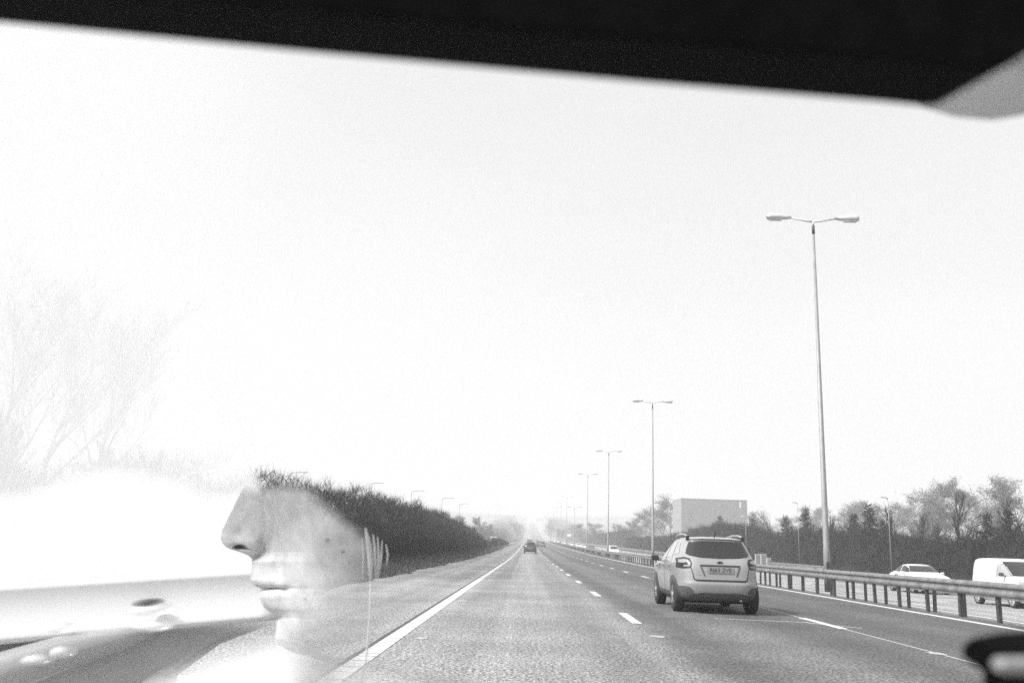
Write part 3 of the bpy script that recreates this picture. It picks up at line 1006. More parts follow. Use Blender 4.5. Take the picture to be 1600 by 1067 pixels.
class Car:
    def __init__(s, name, loc, rz, label, cat, rows, paint, group=None, sub=4):
        s.root = empty(name, loc, rz)
        tag(s.root, label, cat, group)
        V, Fc = body_mesh(rows, sub=sub)
        s.bvh = BVHTree.FromPolygons([Vector(v) for v in V], Fc)
        s.body = mesh_obj('body', V, Fc, paint, s.root, True)

    def patch(s, name, poly, axis, material, off=0.006, cuts=5, parent=None):
        """a panel shaped by poly, laid on the body. axis 'rear','front' use (x,z); 'left','right' use (y,z)"""
        bm = bmesh.new()
        vs = [bm.verts.new((p[0], 0, p[1])) for p in poly]
        f = bm.faces.new(vs)
        bmesh.ops.triangulate(bm, faces=[f])
        for _ in range(cuts):
            es = [e for e in bm.edges if e.calc_length() > 0.045]
            if not es: break
            bmesh.ops.subdivide_edges(bm, edges=es, cuts=1)
            bmesh.ops.triangulate(bm, faces=[q for q in bm.faces if len(q.verts) > 3])
        for v in bm.verts:
            a, b = v.co.x, v.co.z
            o, d = {'rear': (Vector((a, -3, b)), Vector((0, 1, 0))), 'front': (Vector((a, 9, b)), Vector((0, -1, 0))),
                    'left': (Vector((-3, a, b)), Vector((1, 0, 0))), 'right': (Vector((3, a, b)), Vector((-1, 0, 0)))}[axis]
            hit = s.bvh.ray_cast(o, d)
            if hit[0] is None:
                hit = s.bvh.find_nearest(Vector((a if axis in ('rear', 'front') else (-1 if axis == 'left' else 1), (0 if axis == 'rear' else 4) if axis in ('rear', 'front') else a, b)))
            nrm = hit[1]
            if nrm.dot(d) > 0: nrm = -nrm
            v.co = hit[0] + nrm * off
        bmesh.ops.recalc_face_normals(bm, faces=bm.faces)
        return bm_obj(name, bm, material, parent or s.root, True)

    def bx(s, name, x0, x1, y0, y1, z0, z1, material, bev=0.01, parent=None):
        bm = bmesh.new()
        box(bm, x0, x1, y0, y1, z0, z1, bev)
        return bm_obj(name, bm, material, parent or s.root)

    def wheel(s, x, y, r=0.33, w=0.21, spokes=True):
        sg = 1 if x > 0 else -1
        bm = bmesh.new()
        prof = [(-w / 2, r * 0.62), (-w / 2, r * 0.9), (-w / 2 + 0.02, r * 0.98), (-w / 4, r), (w / 4, r), (w / 2 - 0.02, r * 0.98), (w / 2, r * 0.9), (w / 2, r * 0.66), (w / 2 - 0.03, r * 0.62)]
        lathe_x(bm, prof, 32)
        e = empty('wheel', (x, y, r), 0, s.root)
        o = bm_obj('tyre', bm, M_TYRE, e, True)
        bm = bmesh.new()
        lathe_x(bm, [(sg * (w / 2 - 0.028), r * 0.655), (sg * (w / 2 - 0.005), r * 0.65), (sg * (w / 2 - 0.012), r * 0.58), (sg * (w / 2 - 0.026), r * 0.57)], 28)
        if spokes:
            for k in range(5):
                a = k * 2 * math.pi / 5 + 0.3
                d = Vector((0, math.cos(a), math.sin(a)))
                q = Vector((0, -math.sin(a), math.cos(a)))
                pts = []
                for (rr, ww) in ((0.06, 0.035), (r * 0.6, 0.028)):
                    for sx in (-1, 1):
                        pts.append(d * rr + q * ww * sx)
                vv = [bm.verts.new(p + Vector((sg * (w / 2 + 0.004), 0, 0))) for p in pts] + [bm.verts.new(p + Vector((sg * (w / 2 - 0.02), 0, 0))) for p in pts]
                for f in ((0, 1, 3, 2), (4, 6, 7, 5), (0, 2, 6, 4), (1, 5, 7, 3)):
                    bm.faces.new([vv[i] for i in f])
            lathe_x(bm, [(sg * (w / 2 - 0.01), 0.065), (sg * (w / 2 + 0.008), 0.05)], 14)
        bmesh.ops.recalc_face_normals(bm, faces=bm.faces)
        bm_obj('rim', bm, M_RIM, e)
        return e

    def mirror(s, x, y, z, material):
        sg = 1 if x > 0 else -1
        bm = bmesh.new()
        box(bm, -0.095, 0.095, -0.05, 0.06, -0.065, 0.07, 0.048)
        box(bm, -sg * 0.14 - 0.05, -sg * 0.14 + 0.05, -0.02, 0.03, -0.06, -0.03)
        o = bm_obj('wing_mirror', bm, material, s.root)
        o.location = (x, y, z)
        bm = bmesh.new()
        box(bm, -0.07, 0.07, -0.056, -0.051, -0.045, 0.05, 0.002)
        bm_obj('mirror_glass', bm, M_GLASS, o)
        return o


def circle(cx, cz, r, n=24, a0=0, a1=2 * math.pi):
    return [(cx + r * math.cos(a0 + (a1 - a0) * k / n), cz + r * math.sin(a0 + (a1 - a0) * k / n)) for k in range(n)]


# --- white crossover
rows_x = [(.25, .30, 4.2, .74, 5), (.30, .10, 4.32, .82, 5.5), (.42, .03, 4.41, .865, 5.5), (.60, .0, 4.44, .885, 5.5), (.66, .03, 4.44, .888, 5.5), (.88, .06, 4.36, .888, 5.5),
          (.96, .08, 4.2, .882, 5.2), (1.02, .11, 3.5, .868, 5), (1.08, .15, 3.25, .845, 5), (1.14, .20, 3.12, .815, 5), (1.30, .34, 2.75, .74, 5), (1.44, .46, 2.45, .665, 5),
          (1.50, .47, 2.25, .63, 5), (1.535, .52, 2.05, .56, 4.5), (1.56, .75, 1.85, .42, 4), (1.572, 1.05, 1.6, .2, 3)]
cx = Car('crossover_car', (3.99, 19.75, 0), 0.0, 'white crossover car with black rear window and roof rails in the middle lane', 'car', rows_x, M_WHITE)
rw = cx.patch('rear_window', [(-.56, 1.455), (-.3, 1.475), (.3, 1.475), (.56, 1.455), (.62, 1.33), (.665, 1.20), (.60, 1.165), (.4, 1.13), (0, 1.115), (-.4, 1.13), (-.60, 1.165), (-.665, 1.20), (-.62, 1.33)], 'rear', M_GLASS, 0.008)
cx.patch('spoiler_edge', [(-.6, 1.475), (-.3, 1.497), (.3, 1.497), (.6, 1.475), (.6, 1.49), (.3, 1.512), (-.3, 1.512), (-.6, 1.49)], 'rear', M_GAP, 0.012)
w_ = cx.bx('wiper', -.32, .06, .215, .235, 1.135, 1.15, M_GAP, 0.003)
for s in (-1, 1):
    tl = cx.patch('tail_light', [(s * .82, 1.10), (s * .70, 1.125), (s * .60, 1.10), (s * .575, 1.02), (s * .60, .915), (s * .74, .90), (s * .84, .915)], 'rear', M_LAMPDARK, 0.014)
    cx.patch('pale_lens', [(s * .79, 1.07), (s * .70, 1.085), (s * .635, 1.07), (s * .625, 1.03), (s * .72, 1.01), (s * .80, 1.015)], 'rear', M_LAMPPALE, 0.02, parent=tl)
    cx.patch('pale_lens', [(s * .72, .965), (s * .61, .965), (s * .615, .945), (s * .72, .935)], 'rear', M_LAMPPALE, 0.02, parent=tl)
    cx.patch('bumper_inset', [(s * .86, .54), (s * .70, .55), (s * .62, .53), (s * .56, .46), (s * .55, .42), (s * .86, .42)], 'rear', M_CLAD, 0.009)
    side = 'left' if s < 0 else 'right'
    # glass: front door, rear door, quarter light
    cx.patch('side_window', [(2.95, 1.10), (2.60, 1.30), (2.35, 1.42), (2.02, 1.46), (2.02, 1.10)], side, M_GLASS_PALE, 0.006)
    cx.patch('side_window', [(1.94, 1.10), (1.94, 1.465), (1.40, 1.46), (1.20, 1.13)], side, M_GLASS_PALE, 0.006)
    cx.patch('side_window', [(1.12, 1.16), (1.32, 1.455), (.98, 1.42), (.72, 1.26), (.66, 1.20)], side, M_GLASS_PALE, 0.006)
    cx.patch('window_pillar', [(2.01, 1.09), (2.01, 1.47), (1.95, 1.47), (1.95, 1.09)], side, M_GAP, 0.007)
    cx.patch('door_seam', [(1.985, .40), (1.985, 1.09), (1.97, 1.09), (1.97, .40)], side, M_GAP, 0.004)
    cx.patch('door_seam', [(1.10, .62), (1.14, 1.13), (1.125, 1.13), (1.085, .62)], side, M_GAP, 0.004)
    cx.patch('door_seam', [(3.10, .40), (3.10, 1.05), (3.085, 1.05), (3.085, .40)], side, M_GAP, 0.004)
    cx.patch('sill_cladding', [(1.2, .26), (3.0, .26), (3.0, .40), (1.2, .40)], side, M_CLAD, 0.008)
    for yw in (.80, 3.43):
        arch = [(yw + .415 * math.cos(a), .34 + .415 * math.sin(a)) for a in np.linspace(-0.15, math.pi + 0.15, 26)]
        cx.patch('wheel_arch', arch + [(yw - .41, .27), (yw + .41, .27)], side, M_CLAD, 0.010)
        cx.wheel(s * .775, yw, .335, .22)
    for yh in (1.30, 2.2):
        o = cx.bx('door_handle', s * .885 - .02, s * .885 + .02, yh - .10, yh + .10, .93, .965, M_WHITE, 0.012)
    cx.mirror(s * 1.0, 2.72, 1.08, M_CLAD if s > 0 else M_CLAD)
    bm = bmesh.new()
    tube(bm, [(s * .585, .62, 1.50), (s * .585, .74, 1.588), (s * .59, 1.1, 1.612), (s * .59, 1.7, 1.612), (s * .58, 2.1, 1.575), (s * .58, 2.25, 1.50)], [.018, .022, .019, .019, .022, .018], 8)
    rr = bm_obj('roof_rail', bm, M_WHITE, cx.root, True)
    cx.bx('end_cap', s * .585 - .032, s * .585 + .032, .585, .66, 1.49, 1.575, M_GAP, 0.012, rr)
# tailgate: recess for the plate, seam at the foot, emblem and plate
cx.patch('tailgate_seam', [(-.60, .92), (-.555, .69), (-.50, .655), (.50, .655), (.555, .69), (.60, .92), (.59, .92), (.535, .70), (.49, .69), (-.49, .69), (-.535, .70), (-.59, .92)], 'rear', M_GAP, 0.006)
cx.patch('handle_strip', [(-.42, .985), (.42, .985), (.40, .955), (-.40, .955)], 'rear', M_GAP, 0.008)
cx.patch('recess_edge', [(-.42, .965), (-.385, .965), (-.315, .76), (-.34, .76)], 'rear', M_CLAD, 0.008)
cx.patch('recess_edge', [(.42, .965), (.385, .965), (.315, .76), (.34, .76)], 'rear', M_CLAD, 0.008)
plate = cx.patch('number_plate', [(-.27, .945), (.27, .945), (.27, .825), (-.27, .825)], 'rear', M_PLATE, 0.016)
fc = bpy.data.curves.new('plate_text', 'FONT')
fc.body = 'RJ63 ZVE'
fc.size = 0.118
fc.align_x = 'CENTER'
fc.align_y = 'CENTER'
fo = bpy.data.objects.new('plate_text', fc)
COL.objects.link(fo)
dg = bpy.context.evaluated_depsgraph_get()
tm = bpy.data.meshes.new_from_object(fo.evaluated_get(dg))
bpy.data.objects.remove(fo)
to = link(bpy.data.objects.new('plate_lettering', tm), plate)
tm.materials.clear(); tm.materials.append(M_INK)
to.rotation_euler = (math.radians(90), 0, 0)
to.location = (0, 0.035, 0.885)
hit = cx.bvh.ray_cast(Vector((0, -3, .885)), Vector((0, 1, 0)))
to.location.y = hit[0].y - 0.024
bm = bmesh.new()
bmesh.ops.create_uvsphere(bm, u_segments=20, v_segments=10, radius=1)
for v in bm.verts: v.co = Vector((v.co.x * .068, v.co.y * .012, v.co.z * .04))
em = bm_obj('emblem', bm, M_LAMPDARK, cx.root, True)
em.location = (0, cx.bvh.ray_cast(Vector((0, -3, 1.035)), Vector((0, 1, 0)))[0].y - 0.006, 1.035)
bm = bmesh.new()
# chrome rim and a scatter of six stars, one larger
ring_o = [(.068 * math.cos(a), .04 * math.sin(a)) for a in np.linspace(0, 2 * math.pi, 25)[:-1]]
vo_ = [bm.verts.new((x, -.011, z)) for x, z in ring_o]
vi_ = [bm.verts.new((x * .86, -.013, z * .82)) for x, z in ring_o]
for k in range(24): bm.faces.new((vo_[k], vo_[(k + 1) % 24], vi_[(k + 1) % 24], vi_[k]))
for (sx, sz, sr) in [(-.026, .008, .014), (.008, .014, .007), (.03, .006, .007), (.026, -.012, .007), (.004, -.014, .007), (.012, .0, .006)]:
    pts = [bm.verts.new((sx + (sr if k % 2 == 0 else sr * .4) * math.cos(k * math.pi / 4), -.0155, sz + (sr if k % 2 == 0 else sr * .4) * math.sin(k * math.pi / 4))) for k in range(8)]
    bm.faces.new(pts)
bm_obj('chrome_mark', bm, M_CHROME, em)
cx.patch('bumper_cladding', [(-.86, .40), (-.50, .40), (-.42, .425), (.42, .425), (.50, .40), (.86, .40), (.84, .30), (.6, .265), (-.6, .265), (-.84, .30)], 'rear', M_CLAD, 0.012)
cx.patch('model_script', [(-.52, .80), (-.40, .80), (-.40, .79), (-.52, .79)], 'rear', M_CHROME, 0.007)
bm = bmesh.new(); tube(bm, [(0, .68, 1.53), (-.0, .56, 1.70)], [.012, .005], 6); bm_obj('antenna', bm, M_GAP, cx.root)
bm = bmesh.new(); tube(bm, [(.42, .12, .29), (.42, .30, .29)], [.03, .03], 10); bm_obj('exhaust', bm, M_CHROME, cx.root)
cx.bx('underbody', -.70, .70, .5, 3.9, .20, .28, M_GAP, 0.02)
cx.bx('rear_axle', -.75, .75, .76, .84, .28, .36, M_GAP, 0.01)


def simple_car(name, loc, rz, label, rows, paint, rearw, sidew, wheels, lamps=True, group=None, front=None, plate_z=.75, cat='car', n_sub=3):
    c = Car(name, loc, rz, label, cat, rows, paint, group, n_sub)
    if rearw: c.patch('rear_window', rearw, 'rear', M_GLASS, 0.008, 4)
    if front: c.patch('windscreen', front, 'front', M_GLASS, 0.008, 4)
    for s, side in ((-1, 'left'), (1, 'right')):
        for p in sidew: c.patch('side_window', p, side, M_GLASS, 0.006, 4)
        for (yw, rr) in wheels:
            arch = [(yw + (rr + .07) * math.cos(a), rr + (rr + .07) * math.sin(a)) for a in np.linspace(0, math.pi, 14)]
            c.patch('wheel_arch', arch + [(yw - rr - .05, rr - .07), (yw + rr + .05, rr - .07)], side, M_GAP, 0.008, 3)
            c.wheel(s * (rows[3][3] - .09), yw, rr, .2)
        c.mirror(s * (rows[3][3] + .11), 2.75, 1.0, paint)
        if lamps:
            c.patch('tail_light', [(s * .80, 1.0), (s * .60, 1.0), (s * .62, .84), (s * .82, .82)], 'rear', M_LAMPDARK, 0.01, 3)
            c.patch('headlight', [(s * .80, .82), (s * .50, .76), (s * .52, .64), (s * .82, .68)], 'front', M_LAMPPALE, 0.01, 3)
    c.patch('number_plate', [(-.26, plate_z + .055), (.26, plate_z + .055), (.26, plate_z - .055), (-.26, plate_z - .055)], 'rear', M_PLATE, 0.012, 3)
    c.patch('number_plate', [(-.26, .52), (.26, .52), (.26, .41), (-.26, .41)], 'front', M_SIGN, 0.012, 3)
    return c


rows_suv = [(.24, .25, 4.3, .76, 5), (.30, .08, 4.45, .85, 5.5), (.60, .0, 4.5, .91, 5.5), (.95, .05, 4.35, .92, 5.5), (1.02, .08, 3.7, .90, 5), (1.10, .12, 3.3, .86, 5), (1.35, .22, 2.8, .77, 5), (1.58, .33, 2.3, .68, 5), (1.66, .45, 2.0, .55, 4), (1.69, .9, 1.6, .3, 3)]
rw_suv = [(-.62, 1.58), (.62, 1.58), (.74, 1.12), (-.74, 1.12)]
sw_suv = [[(3.0, 1.10), (2.45, 1.48), (1.9, 1.54), (1.9, 1.10)], [(1.8, 1.10), (1.8, 1.54), (.9, 1.52), (.6, 1.14)]]
simple_car('parked_suv'.replace('parked_', 'dark_'), (0.27, 135.5, float(zr(135.5))), 0, 'dark car in the left lane ahead with a pale roof, nearest of the far traffic', rows_suv, M_DARK, rw_suv, sw_suv, [(.85, .35), (3.55, .35)])
rows_h = [(.20, .2, 3.9, .74, 5), (.28, .05, 4.0, .82, 5.5), (.55, .0, 4.05, .86, 5.5), (.88, .04, 3.9, .865, 5.5), (.95, .08, 3.3, .85, 5), (1.02, .12, 2.95, .82, 5), (1.25, .28, 2.5, .72, 5), (1.42, .42, 2.0, .62, 5), (1.48, .7, 1.7, .4, 4), (1.49, 1.0, 1.5, .2, 3)]
rw_h = [(-.56, 1.40), (.56, 1.40), (.70, 1.04), (-.70, 1.04)]
sw_h = [[(2.75, 1.0), (2.3, 1.3), (1.75, 1.38), (1.75, 1.0)], [(1.65, 1.0), (1.65, 1.38), (.9, 1.34), (.6, 1.05)]]
wh_h = [(.7, .31), (3.2, .31)]
simple_car('hatchback_car', (3.45, 236.7, float(zr(236.7))), 0, 'grey hatchback in the middle lane far ahead', rows_h, M_GREYCAR, rw_h, sw_h, wh_h)
simple_car('hatchback_car', (3.0, 262, float(zr(262))), 0, 'dark car half hidden behind the left of the grey hatchback', rows_h, M_DARK, rw_h, sw_h, wh_h)
simple_car('dark_suv', (0.35, 290, float(zr(290))), 0, 'dark car just beyond the nearest dark one in the left lane', rows_suv, M_DARK, rw_suv, sw_suv, [(.85, .35), (3.55, .35)])
for x, y, lab in [(0.0, 470, 'tiny dark car, first on the rising road beyond the pair'), (5.2, 600, 'tiny dark car in the right of the rising road'), (3.0, 690, 'tiny dark car halfway up the rising road'),
                  (-9.0, 640, 'tiny dark vehicle at the left where the slip road joins'), (4.2, 900, 'tiny car high on the rising road'), (1.0, 1250, 'tiniest car near the top of the rising road')]:
    simple_car('distant_car', (x, y, float(zr(y))), 0, lab, rows_h, M_DARK, rw_h, [], wh_h, False, 'tiny cars on the rising road', n_sub=2)

# --- white saloon and panel van in the opposite carriageway (heading towards us)
rows_s = [(.20, .2, 4.5, .78, 5), (.28, .05, 4.62, .86, 5.5), (.55, .0, 4.68, .90, 5.5), (.82, .03, 4.5, .90, 5.5), (.92, .08, 3.9, .885, 5), (1.00, .5, 3.3, .86, 5), (1.06, .85, 3.1, .82, 5), (1.25, 1.2, 2.72, .73, 5), (1.38, 1.55, 2.4, .64, 5), (1.43, 1.75, 2.25, .45, 4), (1.44, 1.9, 2.1, .2, 3)]
sal = simple_car('saloon_car', (20.35, 52.3, float(zr(42)) - .47), math.pi, 'white saloon heading towards us, half hidden by the crash barrier', rows_s, M_WHITE_VAN,
                 [(-.58, 1.34), (.58, 1.34), (.68, 1.08), (-.68, 1.08)],
                 [[(3.0, 1.03), (2.62, 1.25), (2.3, 1.35), (2.02, 1.37), (2.02, 1.03)], [(1.94, 1.03), (1.94, 1.37), (1.65, 1.34), (1.3, 1.22), (1.12, 1.05)]],
                 [(.85, .32), (3.6, .32)], front=[(-.55, 1.36), (.55, 1.36), (.72, 1.06), (-.72, 1.06)])
rows_v = [(.22, .15, 4.2, .78, 6), (.30, .03, 4.32, .86, 6.5), (.60, .0, 4.36, .90, 7), (.90, .01, 4.25, .905, 7), (1.02, .02, 4.0, .90, 6.5), (1.12, .03, 3.6, .885, 6), (1.35, .05, 3.2, .85, 6), (1.60, .09, 2.75, .79, 6), (1.74, .14, 2.45, .73, 6), (1.80, .25, 2.2, .62, 5), (1.82, .6, 1.8, .4, 4)]
van = Car('panel_van', (19.0, 39.6, float(zr(35)) - .455), math.pi, 'white panel van heading towards us at the right edge behind the barrier', 'van', rows_v, M_WHITE_VAN)
van.patch('windscreen', [(-.66, 1.70), (.66, 1.70), (.79, 1.17), (-.79, 1.17)], 'front', M_GLASS, 0.008)
for s, side in ((-1, 'left'), (1, 'right')):
    van.patch('side_window', [(3.42, 1.14), (2.95, 1.45), (2.62, 1.60), (2.45, 1.60), (2.40, 1.14)], side, M_GLASS_PALE, 0.007)
    van.patch('door_seam', [(2.33, .42), (2.33, 1.66), (2.35, 1.66), (2.35, .42)], side, M_GAP, 0.006)
    van.patch('window_seal', [(2.39, 1.12), (2.39, 1.62), (2.62, 1.62), (2.62, 1.605), (2.41, 1.605), (2.41, 1.12)], side, M_GAP, 0.009)
    van.patch('headlight', [(s * .83, 1.0), (s * .58, .94), (s * .58, .76), (s * .84, .80)], 'front', M_LAMPPALE, 0.01)
    van.mirror(s * 1.03, 3.05, 1.22, M_CLAD)
    for yw in (.72, 3.45):
        arch = [(yw + .40 * math.cos(a), .32 + .40 * math.sin(a)) for a in np.linspace(0, math.pi, 18)]
        van.patch('wheel_arch', arch + [(yw - .38, .25), (yw + .38, .25)], side, M_GAP, 0.009)
        van.wheel(s * .81, yw, .32, .2)
    van.patch('rub_strip', [(1.2, .55), (3.0, .55), (3.0, .48), (1.2, .48)], side, M_CLAD, 0.01)
van.patch('front_grille', [(-.5, .9), (.5, .9), (.45, .74), (-.45, .74)], 'front', M_CLAD, 0.01)
van.patch('number_plate', [(-.26, .52), (.26, .52), (.26, .41), (-.26, .41)], 'front', M_SIGN, 0.014)

for px, Y, nm, lab in [(956, 161, 'panel_van', 'small white van by the third lamp post in the opposite carriageway'),
                       (922, 219, 'hatchback_car', 'dark-nosed car right of the fourth lamp post in the opposite carriageway'),
                       (911, 247, 'hatchback_car', 'white car just left of the fourth lamp post, in the opposite traffic'),
                       (903, 272, 'hatchback_car', 'white car following left of two others in the opposite traffic'),
                       (893, 312, 'hatchback_car', 'far white car below the pale sign board'),
                       (881, 379, 'hatchback_car', 'far white car at the foot of the fifth tall lamp post'),
                       (868, 494, 'panel_van', 'far pale van deep in the opposite traffic')]:
    p = ray(px, 856, Y)
    x = max(p.x, 14.6)
    simple_car(nm, (x, Y + 4, float(zr(Y)) - .413 - (x - 14.6) * .0076), math.pi, lab, rows_v if 'van' in nm else rows_h, M_DARK if 'dark' in lab else M_WHITE_VAN,
               None, [], [(.7, .31), (3.3, .31)], False, 'far traffic in the opposite carriageway', [(-.6, 1.40 if 'van' not in nm else 1.7), (.6, 1.40 if 'van' not in nm else 1.7), (.7, 1.06 if 'van' not in nm else 1.2), (-.7, 1.06 if 'van' not in nm else 1.2)], cat='van' if 'van' in nm else 'car', n_sub=2)
p = ray(771, 848, 246)
simple_car('panel_van', (p.x, 246, float(zr(246)) + .4), -0.05, 'white-topped vehicle on the slip road beyond the hedge', rows_v, M_WHITE_VAN, [(-.6, 1.6), (.6, 1.6), (.7, 1.1), (-.7, 1.1)], [], [(.7, .31), (3.3, .31)], False, cat='van', n_sub=2)

# ------------------------------------------------------------------ inside our own car: visor, pillar trim, device mount


def cam_slab(name, px, d, thick, material, parent=None, bev=0.0):
    """a solid panel whose outline is given at distance d from the lens, with its own thickness"""
    bm = bmesh.new()
    f = [EYE + CF * d + CR * ((x - 800) / FPX * d) + CU * ((533.5 - y) / FPX * d) for x, y in px]
    a = [bm.verts.new(p) for p in f]
    b = [bm.verts.new(p - CF * thick) for p in f]
    n = len(a)
    bm.faces.new(a)
    bm.faces.new(b[::-1])
    for k in range(n):
        bm.faces.new((a[k], b[k], b[(k + 1) % n], a[(k + 1) % n]))
    bmesh.ops.recalc_face_normals(bm, faces=bm.faces)
    if bev:
        es = [e for e in bm.edges if abs((e.verts[0].co - e.verts[1].co).normalized().dot(CF)) < 0.5]
        bmesh.ops.bevel(bm, geom=es, offset=bev, segments=4, affect='EDGES', profile=0.5)
    return bm_obj(name, bm, material, parent, False)


t = empty('sun_visor', (0, 0.1, CAM_H + 0.08))
tag(t, 'black fabric sun visor and headlining filling the top of the view', 'sun visor')


def abs_child(o, root):
    o.parent = root
    bpy.context.view_layer.update()
    o.matrix_parent_inverse = root.matrix_world.inverted()
    return o


vis = [(x, y + 9) for x, y in [(-900, -48), (0, 28), (500, 76), (1000, 121), (1380, 152), (1440, 158), (1462, 156), (1490, 140), (1530, 108), (1580, 62), (1660, -20), (1800, -220), (1800, -900), (-900, -900)]]
abs_child(cam_slab('panel', vis, 0.085, 0.012, M_VISOR, None, 0.0003), t)
bm = bmesh.new()
e0 = EYE + CF * 0.106 + CR * ((-900 - 800) / FPX * 0.106) + CU * ((533.5 + 900) / FPX * 0.106)
e1 = EYE + CF * 0.106 + CR * ((1800 - 800) / FPX * 0.106) + CU * ((533.5 + 900) / FPX * 0.106)
tube(bm, [e0, e1], [0.006, 0.006], 10)
abs_child(bm_obj('hinge_rod', bm, M_VISOR), t)
t = empty('pillar_trim', (0.08, 0.13, CAM_H + 0.1))
tag(t, 'pale grey curved windscreen pillar trim behind the black visor corner', 'pillar trim')
tr = [(1380, 140), (1440, 172), (1490, 186), (1545, 191), (1590, 184), (1640, 164), (1720, 100), (1900, -60), (1900, -400), (1380, -400)]
abs_child(cam_slab('panel', tr, 0.12, 0.02, M_TRIM, None, 0.001), t)
t = empty('device_mount', (0.08, 0.13, CAM_H - 0.05))
tag(t, 'black blurred device mount with a grey band at the lower right corner', 'mount')
abs_child(cam_slab('cradle', [(1498, 1022), (1500, 1004), (1516, 992), (1560, 984), (1620, 980), (1900, 978), (1900, 1075), (1560, 1062), (1530, 1045)], 0.09, 0.014, M_MOUNT, None, 0.0008), t)
abs_child(cam_slab('stem', [(1530, 1046), (1900, 1046), (1900, 1300), (1580, 1300), (1532, 1100)], 0.0905, 0.012, M_MOUNT, None, 0.0008), t)
abs_child(cam_slab('band', [(1546, 1030), (1556, 1024), (1900, 1022), (1900, 1044), (1560, 1046), (1548, 1041)], 0.0755, 0.0014, M_MOUNT_STRIPE, None, 0.0003), t)

# ------------------------------------------------------------------ translucent second exposure: car door with glare-white window, person in profile


def see_through(name, g, alpha, rough=0.6, noise=None, translucent=0.0, fade=None, spec=0.2):
    """a surface that lets part of what is behind show. fade(tree, object coordinate separate-xyz) -> opacity socket"""
    m = mat(name, g, rough, noise=noise, spec=spec)
    t = m.node_tree
    b = t.nodes['Principled BSDF']
    out = t.nodes['Material Output']
    tr = t.nodes.new('ShaderNodeBsdfTransparent')
    mx = t.nodes.new('ShaderNodeMixShader')
    srf = b.outputs[0]
    if translucent:
        tl = t.nodes.new('ShaderNodeBsdfTranslucent')
        tl.inputs['Color'].default_value = (g, g, g, 1)
        m2 = t.nodes.new('ShaderNodeMixShader')
        m2.inputs[0].default_value = translucent
        t.links.new(srf, m2.inputs[1])
        t.links.new(tl.outputs[0], m2.inputs[2])
        srf = m2.outputs[0]
    mx.inputs[0].default_value = alpha
    if fade:
        tc = t.nodes.new('ShaderNodeTexCoord')
        sx = t.nodes.new('ShaderNodeSeparateXYZ')
        t.links.new(tc.outputs['Object'], sx.inputs[0])
        t.links.new(mth(t, 'MULTIPLY', fade(t, sx), alpha), mx.inputs[0])
    t.links.new(tr.outputs[0], mx.inputs[1])
    t.links.new(srf, mx.inputs[2])
    t.links.new(mx.outputs[0], out.inputs['Surface'])
    return m


def slab_px(name, px, Y, thick, material, parent, origin, bev=0.0, turn=0.0):
    f = [ray(x, y, Y + (400 - x) * turn) - Vector(origin) for x, y in px]
    bm = bmesh.new()
    a = [bm.verts.new(p) for p in f]
    b = [bm.verts.new(p + Vector((0, thick, 0))) for p in f]
    n = len(a)
    bm.faces.new(a)
    bm.faces.new(b[::-1])
    for k in range(n):
        bm.faces.new((a[k], b[k], b[(k + 1) % n], a[(k + 1) % n]))
    bmesh.ops.recalc_face_normals(bm, faces=bm.faces)
    if bev:
        es = [e for e in bm.edges if abs((e.verts[0].co - e.verts[1].co).normalized().y) < 0.5]
        bmesh.ops.bevel(bm, geom=es, offset=bev, segments=3, affect='EDGES')
    return bm_obj(name, bm, material, parent)


DY = 0.98
dorg = ray(200, 900, DY)
door = empty('car_door', dorg)
tag(door, 'translucent car door with misted white window, pale sill and dark lower panel, behind the face', 'car door')
zt = ray(200, 400, DY).z - dorg.z
zb_ = ray(200, 720, DY).z - dorg.z


def glare_fade(t, sx):
    """mist on the glass: dense low down, thinner above, drying away towards the front edge near the top"""
    x, z = sx.outputs[0], sx.outputs[2]
    nz = t.nodes.new('ShaderNodeTexNoise')
    nz.inputs['Scale'].default_value = 7
    nz.inputs['Detail'].default_value = 4
    wob = mth(t, 'MULTIPLY_ADD', nz.outputs['Fac'], 0.05, -0.025)
    dx = mth(t, 'SUBTRACT', x, ray(130, 730, DY).x - dorg.x)
    hump = mth(t, 'MINIMUM', mth(t, 'MULTIPLY', mth(t, 'MULTIPLY', dx, dx), 1.9), 0.024)
    low = rng_node(t, mth(t, 'ADD', mth(t, 'ADD', z, hump), wob), ray(200, 752, DY).z - dorg.z, ray(200, 716, DY).z - dorg.z, 1.0, 0.58)
    e0, e1 = ray(410, 760, DY) - dorg, ray(560, 20, DY) - dorg
    sl = (e1.x - e0.x) / (e1.z - e0.z)
    edge = mth(t, 'ADD', mth(t, 'MULTIPLY_ADD', mth(t, 'MAXIMUM', mth(t, 'SUBTRACT', z, e0.z), 0.0), sl, e0.x), mth(t, 'MULTIPLY', x, -1.0))
    wid = mth(t, 'MAXIMUM', mth(t, 'MULTIPLY', mth(t, 'SUBTRACT', z, e0.z - 0.012), 0.9), 0.003)
    edge_fade = rng_node(t, mth(t, 'DIVIDE', edge, wid), 0.0, 1.0, 0.0, 1.0)
    return mth(t, 'MULTIPLY', low, edge_fade)


